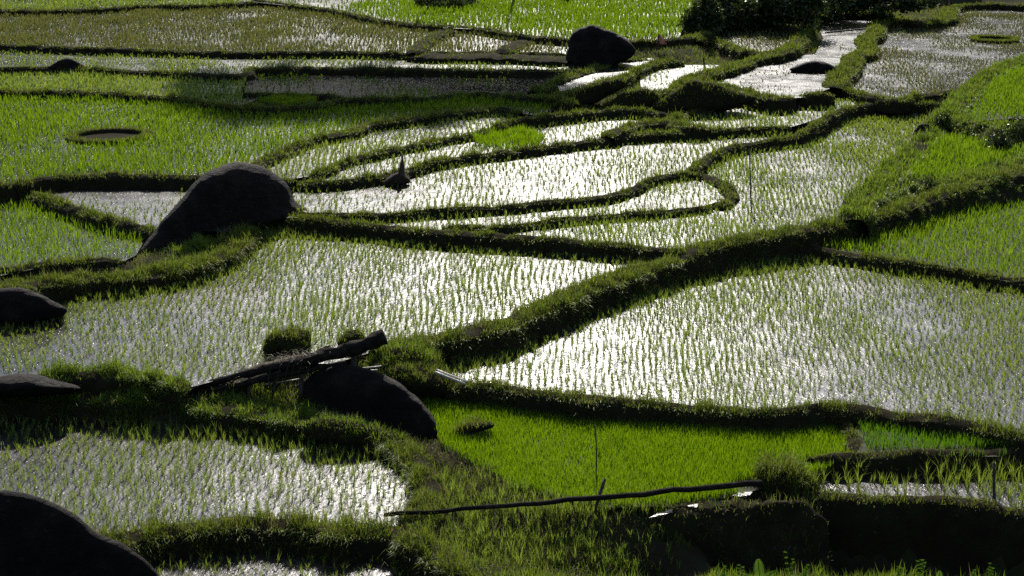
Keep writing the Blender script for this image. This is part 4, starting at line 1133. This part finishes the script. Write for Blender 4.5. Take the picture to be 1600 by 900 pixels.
tube_obj("log", smooth([wp(300, 606, -.1), wp(360, 590, -.1), wp(430, 574, -.1), wp(500, 558, -.1), wp(550, 545, -.1), wp(602, 526, -.1)], .12), np.linspace(.05, .15, len(smooth([wp(300, 606), wp(360, 590), wp(430, 574), wp(500, 558), wp(550, 545), wp(602, 526)], .12))), "wood_dark", parent=sh, seg=12, rough=.55, seed=11)
tube_obj("log", smooth([wp(330, 604, .25), wp(400, 580, .3), wp(470, 562, .3), wp(516, 543, .3)], .15), .07, "wood_dark", parent=sh, rough=.6, seed=12)
tube_obj("log", smooth([wp(318, 612, -.2), wp(380, 600, -.15), wp(450, 585, -.1), wp(540, 566, 0)], .15), .05, "wood_dark", parent=sh, rough=.6, seed=13)
# thatch sheet: a lumpy slab behind the log
tn, tm = 26, 7
TV = []
for i in range(tn):
    for j in range(tm):
        u, v = i / (tn - 1), j / (tm - 1)
        px_ = 296 + u * 214; py_ = 610 - u * 62 + v * (14 - 6 * u) - 10 * math.sin(u * math.pi) * (1 - v)
        P = wp(px_, py_, .5 - .6 * v)
        P = P + np.array([0, 0, .035 * nz(i * .5, j * .9, 4)])
        TV.append(P)
TV = np.array(TV)
TV2 = TV - np.array([0, 0, .06])
ti = np.arange(tn * tm).reshape(tn, tm)
tq = np.stack([ti[:-1, :-1].ravel(), ti[1:, :-1].ravel(), ti[1:, 1:].ravel(), ti[:-1, 1:].ravel()], 1)
edge = np.concatenate([ti[0, :], ti[1:, -1], ti[-1, -2::-1], ti[-2:0:-1, 0]])
e2 = np.roll(edge, -1)
sq = np.stack([edge, e2, e2 + tn * tm, edge + tn * tm], 1)
th = obj("thatch", mesh_np("thatch", np.concatenate([TV, TV2]), np.concatenate([tq, tq[:, ::-1] + tn * tm, sq]), None, M["thatch"]), parent=sh)
n_ = 900
pick = TV[RNG.integers(0, len(TV), n_)] + RNG.normal(0, .04, (n_, 3))
obj("straw", blade_mesh("straw", blades(pick, RNG.uniform(.1, .35, n_), .008, RNG.uniform(.9, 1.5, n_), None, .2), M["grass_dry"]), parent=sh, kind="stuff")
for (x, y0, y1, r, dd) in [(388, 622, 590, .04, 0), (428, 618, 582, .035, .2), (470, 620, 570, .05, 0), (552, 578, 545, .06, .1), (340, 618, 600, .03, .1)]:
    tube_obj("post", line(wp(x, y0, dd), wp(x + 2, y1, dd), 4), r, "wood", parent=sh, seg=7, seed=x)
for (x0, y0, x1, y1, dd) in [(345, 612, 420, 600, .4), (400, 603, 470, 592, .45), (436, 606, 500, 596, .5), (560, 576, 596, 572, .2), (556, 580, 590, 578, .1)]:
    tube_obj("slat", line(wp(x0, y0, dd), wp(x1, y1, dd), 4), .015, "bamboo", parent=sh, seg=6)
for k in range(6):
    x = 420 + 12 * k + random.uniform(-4, 4)
    tube_obj("twig", smooth([wp(x, 600 - k, -.2), wp(x + 4, 575, -.25), wp(x + 14, 556 - 3 * k % 7, -.2), wp(x + 22, 568, -.22)], .06), .006, "wood", parent=sh, seg=4)

# orange cloth on a cord
p = at(1030, 74, zQ + .08); dq = float((p - EYE) @ FWD)
CV = []
for i in range(9):
    for j in range(5):
        u, v = i / 8, j / 4
        cx_ = 1030 + 7 * u; cy_ = 54 + 15 * u; ww = 2.0 + 3.5 * u
        CV.append(at_depth(cx_ + (v - .5) * 2 * ww, cy_, dq + .12 * math.sin(v * 7 + u * 3)))
CV = np.array(CV)
CVb = CV + np.array([0, .02, 0])
ci = np.arange(45).reshape(9, 5)
cq = np.stack([ci[:-1, :-1].ravel(), ci[1:, :-1].ravel(), ci[1:, 1:].ravel(), ci[:-1, 1:].ravel()], 1)
fl = obj("cloth_flag", None, label="scrap of orange cloth hung on a stick right of the far boulder", cat="cloth", loc=tuple(p))
cl = obj("cloth", mesh_np("cloth", np.concatenate([CV, CVb]) - p, np.concatenate([cq, cq[:, ::-1] + 45]), None, M["cloth"]), parent=fl)
tube_obj("stick", line(at_depth(1028, 74, dq) - p, at_depth(1029, 53, dq) - p, 4), .03, "wood", parent=fl, seg=6)

# ------------------------------------------------------------------ shrubs, ferns, weeds
def leaf_cloud(center, rx, ry, rz, n, size, mat, name, parent=None, clumps=14, **kw):
    cs = RNG.normal(0, .62, (clumps, 3)); cs[:, 2] = np.abs(cs[:, 2])
    cs /= np.maximum(1, np.linalg.norm(cs, axis=1) / 1.25)[:, None]
    ci_ = RNG.integers(0, clumps, n)
    P = cs[ci_] + RNG.normal(0, .17, (n, 3))
    P = P * np.array([rx, ry, rz]) + np.asarray(center)
    a = RNG.normal(0, 1, (n, 3)); a /= np.linalg.norm(a, axis=1)[:, None]
    b_ = RNG.normal(0, 1, (n, 3)); b_ = np.cross(a, b_); b_ /= np.linalg.norm(b_, axis=1)[:, None]
    s = size * RNG.uniform(.6, 1.4, n)[:, None]
    V = np.stack([P - a * s, P + b_ * s * .45, P + a * s, P - b_ * s * .45], 1)
    q = (np.arange(n) * 4)[:, None] + np.array([[0, 1, 2, 3]])
    return obj(name, mesh_np(name, V.reshape(-1, 3), q, None, M[mat], np.repeat(RNG.random(n), 4), shade=False), parent=parent, **kw)


def shrub(label, px, py, z, w_px, h_px, n=2500, leaf=.12, cat="shrub"):
    p = at(px, py, z)
    k = p[1] / CP / FPX
    r = obj("shrub", None, label=label, cat=cat, loc=tuple(p))
    rx, rz = w_px * k / 1.7, h_px * k / 1.25
    leaf_cloud((0, 0, -.05), rx, rx * .8, rz, n * 2, leaf, "leaf_dark", "foliage", parent=r, kind="stuff", clumps=26)
    for j in range(4):
        a = j * 1.7
        tube_obj("stem", line((0, 0, -.3), (rx * .35 * math.cos(a), rx * .3 * math.sin(a), rz * .8), 5, 0, .08, j), np.linspace(.06, .02, 5), "bark", parent=r, seg=5)
    return r


for lb, x, y, w, h, n in [("dark shrub at the top edge behind the long bund", 695, 14, 70, 24, 1600), ("dark shady shrub in the hollow at the top right of the boulder", 1098, 44, 44, 56, 2200), ("broad dark shrub left of the small far pond", 1125, 34, 80, 56, 3000), ("glossy leaved shrub behind the small far pond", 1170, 30, 70, 48, 3000),
                          ("glossy leaved shrub above the bank of the glittering pond", 1222, 34, 80, 60, 3600), ("dark shrub at the top above the neck of the glittering pond", 1275, 16, 70, 40, 2600), ("low dark shrub along the top edge at right", 1340, 12, 80, 34, 2600), ("low dark shrub at the top above the broad sunlit bund", 1410, 12, 70, 34, 2200)]:
    shrub(lb, x, y, 3.1 if x > 1000 else zR, w, h, n)
for lb, x, y, z, w, h, n in [("small dark bush on the ridge between the hillside plots", 1468, 196, zH3 - .1, 26, 22, 500), ("dark bush beside the upper hillside plot", 1508, 200, zH2 + .1, 34, 16, 500), ("dark tangled bush in the hollow of the hillside", 1558, 236, zH2, 30, 34, 800), ("low dark bush at the right edge of the hillside", 1592, 214, zH2 + .2, 40, 26, 700), ("low dark bush at the foot of the lower hillside plot", 1452, 292, zH2 - .1, 70, 16, 800)]:
    shrub(lb, x, y, z, w, h, n, leaf=.06)


def fern(label, px, py, tip_y, y_at):
    d_ = y_at
    b0 = at_depth(px, py, d_); t0 = at_depth(px - 6, tip_y, d_)
    r = obj("fern", None, label=label, cat="fern", loc=tuple(b0))
    H = np.linalg.norm(t0 - b0)
    for fr_ in range(5):
        a = -.15 + (fr_ - 2) * .75 if fr_ != 2 else -.08
        Ln = H * (1.0 if fr_ == 2 else .62)
        P = [np.array([math.sin(a) * Ln * t * (1 + .4 * t), -.12 * t * t * Ln, Ln * t * math.cos(a * .9) * (1 - .12 * t * t)]) for t in np.linspace(0, 1, 22)]
        V, T_ = [], []
        for i in range(2, 22):
            t = i / 21
            lw = Ln * .26 * math.sin(math.pi * min(1, .12 + .88 * (1 - t))) ** .8 * (1 - t * .55)
            tan = P[i] - P[i - 1]; tan /= np.linalg.norm(tan)
            side = np.cross(tan, [0, -1.0, .25]); side /= np.linalg.norm(side)
            for s in (-1, 1):
                k0 = len(V)
                tipp = P[i] + side * s * lw + tan * lw * .45
                V += [P[i] - tan * Ln * .008, P[i] + tan * Ln * .010, P[i] + side * s * lw * .55 + tan * (lw * .25 + Ln * .011), tipp, P[i] + side * s * lw * .55 + tan * (lw * .25 - Ln * .011)]
                T_ += [(k0, k0 + 1, k0 + 2), (k0, k0 + 2, k0 + 4), (k0 + 4, k0 + 2, k0 + 3)]
        obj("frond", mesh_np("frond", np.array(V), None, np.array(T_), M["fern"], np.full(len(V), random.random()), shade=False), parent=r)
        tube_obj("stalk", P, .006, "fern", parent=r, seg=4)
    return r


fern("larger fern frond lit against the dark bank at the bottom", 1187, 912, 862, 23.5)
fern("small fern frond at the bottom right against the dark bank", 1468, 918, 884, 23.2)


def weed(label, px, py, tip_y, dep, seed):
    rs = random.Random(seed)
    b0 = at_depth(px, py, dep); H = (py - tip_y) / FPX * dep
    r = obj("weed", None, label=label, cat="weed", loc=tuple(b0), group="weeds along the bottom edge")
    for s in range(3):
        a = rs.uniform(0, 6.28); le = rs.uniform(.05, .25) * H; hh = H * rs.uniform(.65, 1)
        P = line((0, 0, 0), (math.cos(a) * le, math.sin(a) * le, hh), 7, 0, .02, seed + s)
        st = tube_obj("stem", P, .004, "fern", parent=r, seg=4)
        V, T_ = [], []
        for i in range(2, 7):
            for j in range(6):
                th_ = j * 1.05 + i
                L_ = .035 * rs.uniform(.5, 1.3)
                d = np.array([math.cos(th_), math.sin(th_), .25]); w_ = np.array([-math.sin(th_), math.cos(th_), 0]) * L_ * .28
                k0 = len(V)
                V += [P[i], P[i] + d * L_ * .5 + w_, P[i] + d * L_, P[i] + d * L_ * .5 - w_]
                T_ += [(k0, k0 + 1, k0 + 2), (k0, k0 + 2, k0 + 3)]
        obj("leaves", mesh_np("leaves", np.array(V), None, np.array(T_), M["fern"], np.full(len(V), rs.random()), shade=False), parent=r, kind="stuff")


for k, (x, y, ty, d_, lb) in enumerate([(1130, 910, 885, 23.4, "low leafy weed left of the larger fern"), (1155, 912, 880, 23.5, "leafy weed touching the larger fern on its left"), (1232, 915, 858, 23.6, "tall leafy weed to the right of the larger fern"), (1255, 912, 880, 23.5, "low weed second to the right of the larger fern"),
                                        (1400, 912, 882, 23.4, "leafy weed on the way between the two ferns"), (1432, 915, 866, 23.5, "tall weed just left of the small fern"), (1520, 912, 886, 23.4, "low weed right of the small fern"), (1545, 914, 880, 23.4, "weed close to the bottom right corner")]):
    weed(lb, x, y, ty, d_, 100 + k)
# long lit grass along the bottom edge
n_ = 5200
px_ = RNG.uniform(640, 1660, n_); d_ = RNG.uniform(22.6, 24.4, n_)
B = np.stack([(px_ - 800) / FPX * d_, d_ * .965, np.zeros(n_)], 1)
B[:, 2] = [ground_z(p[0], p[1]) for p in B]
pn = np.array([nz(p[0] * .9, p[1] * .9, 77) for p in B])
obj("grass", blade_mesh("bottom_grass", blades(B, np.clip(.28 + .3 * pn, .1, .6) * RNG.uniform(.6, 1.3, n_), .011, RNG.uniform(.05, .5, n_)), M["grass_bright"]), kind="stuff", label="long sunlit grass along the bottom edge", cat="grass")
# tall yellowish tufts in the gully
px_ = RNG.uniform(690, 1060, 700); py_ = RNG.uniform(735, 890, 700)
tb = []
for x, y in zip(px_, py_):
    z = .2
    for _ in range(3):
        p = at(x, y, z); z = ground_z(p[0], p[1])
    tb.append((p[0], p[1], z))
tb = np.array(tb)
obj("grass_tufts", blade_mesh("grass_tufts", rice_blades(tb, RNG.uniform(.18, .42, len(tb)), np.full(len(tb), 1.0), 7), M["rice"]), kind="stuff", label="loose tufts of pale green grass in the gully under the long pole", cat="grass")

# ------------------------------------------------------------------ tall trees on the slope behind: they throw the shade on the far strips
def tall_tree(label, x, y, h, cr, ch, seed):
    rs = random.Random(seed)
    z0 = ground_z(x, y)
    h = h + 3.6 - z0
    r = obj("tree", None, label=label, cat="tree", group="tall trees on the slope behind", loc=(x, y, z0))
    P = line((0, 0, -.3), (rs.uniform(-.5, .5), 0, h - ch * .4), 12, 0, .3, seed)
    tube_obj("trunk", P, np.linspace(.08, .04, 12), "bark", parent=r, seg=8)
    for k in range(9):
        a = k * 2.4; zc = h - ch * rs.uniform(.3, .9)
        tube_obj("limb", line((0, 0, zc - .8), (math.cos(a) * cr * .75, math.sin(a) * cr * .75, zc + .4), 6, 0, .15, k), np.linspace(.09, .03, 6), "bark", parent=r, seg=5)
    leaf_cloud((0, 0, h - ch * .75), cr, cr, ch * .8, 11000, .22, "leaf_dark", "crown", parent=r, clumps=40, kind="stuff")


for k, (x, y, h, cr, ch) in enumerate([(-9.0, 102.5, 25.4, 3.0, 4.6), (-4.5, 103.0, 25.6, 3.2, 4.6), (0.2, 102.5, 25.2, 3.0, 4.6)] ):
    tall_tree(["tall tree beyond the top edge, left of the row", "tall tree beyond the top edge, second of the row", "tall tree beyond the top edge, third of the row", "tall tree beyond the top edge, right of the row"][k], x, y, h, cr, ch, 300 + k)

tot = sum(len(o.data.polygons) for o in bpy.data.objects if o.type == 'MESH')
print("POLYS", tot, "OBJS", len(bpy.data.objects))
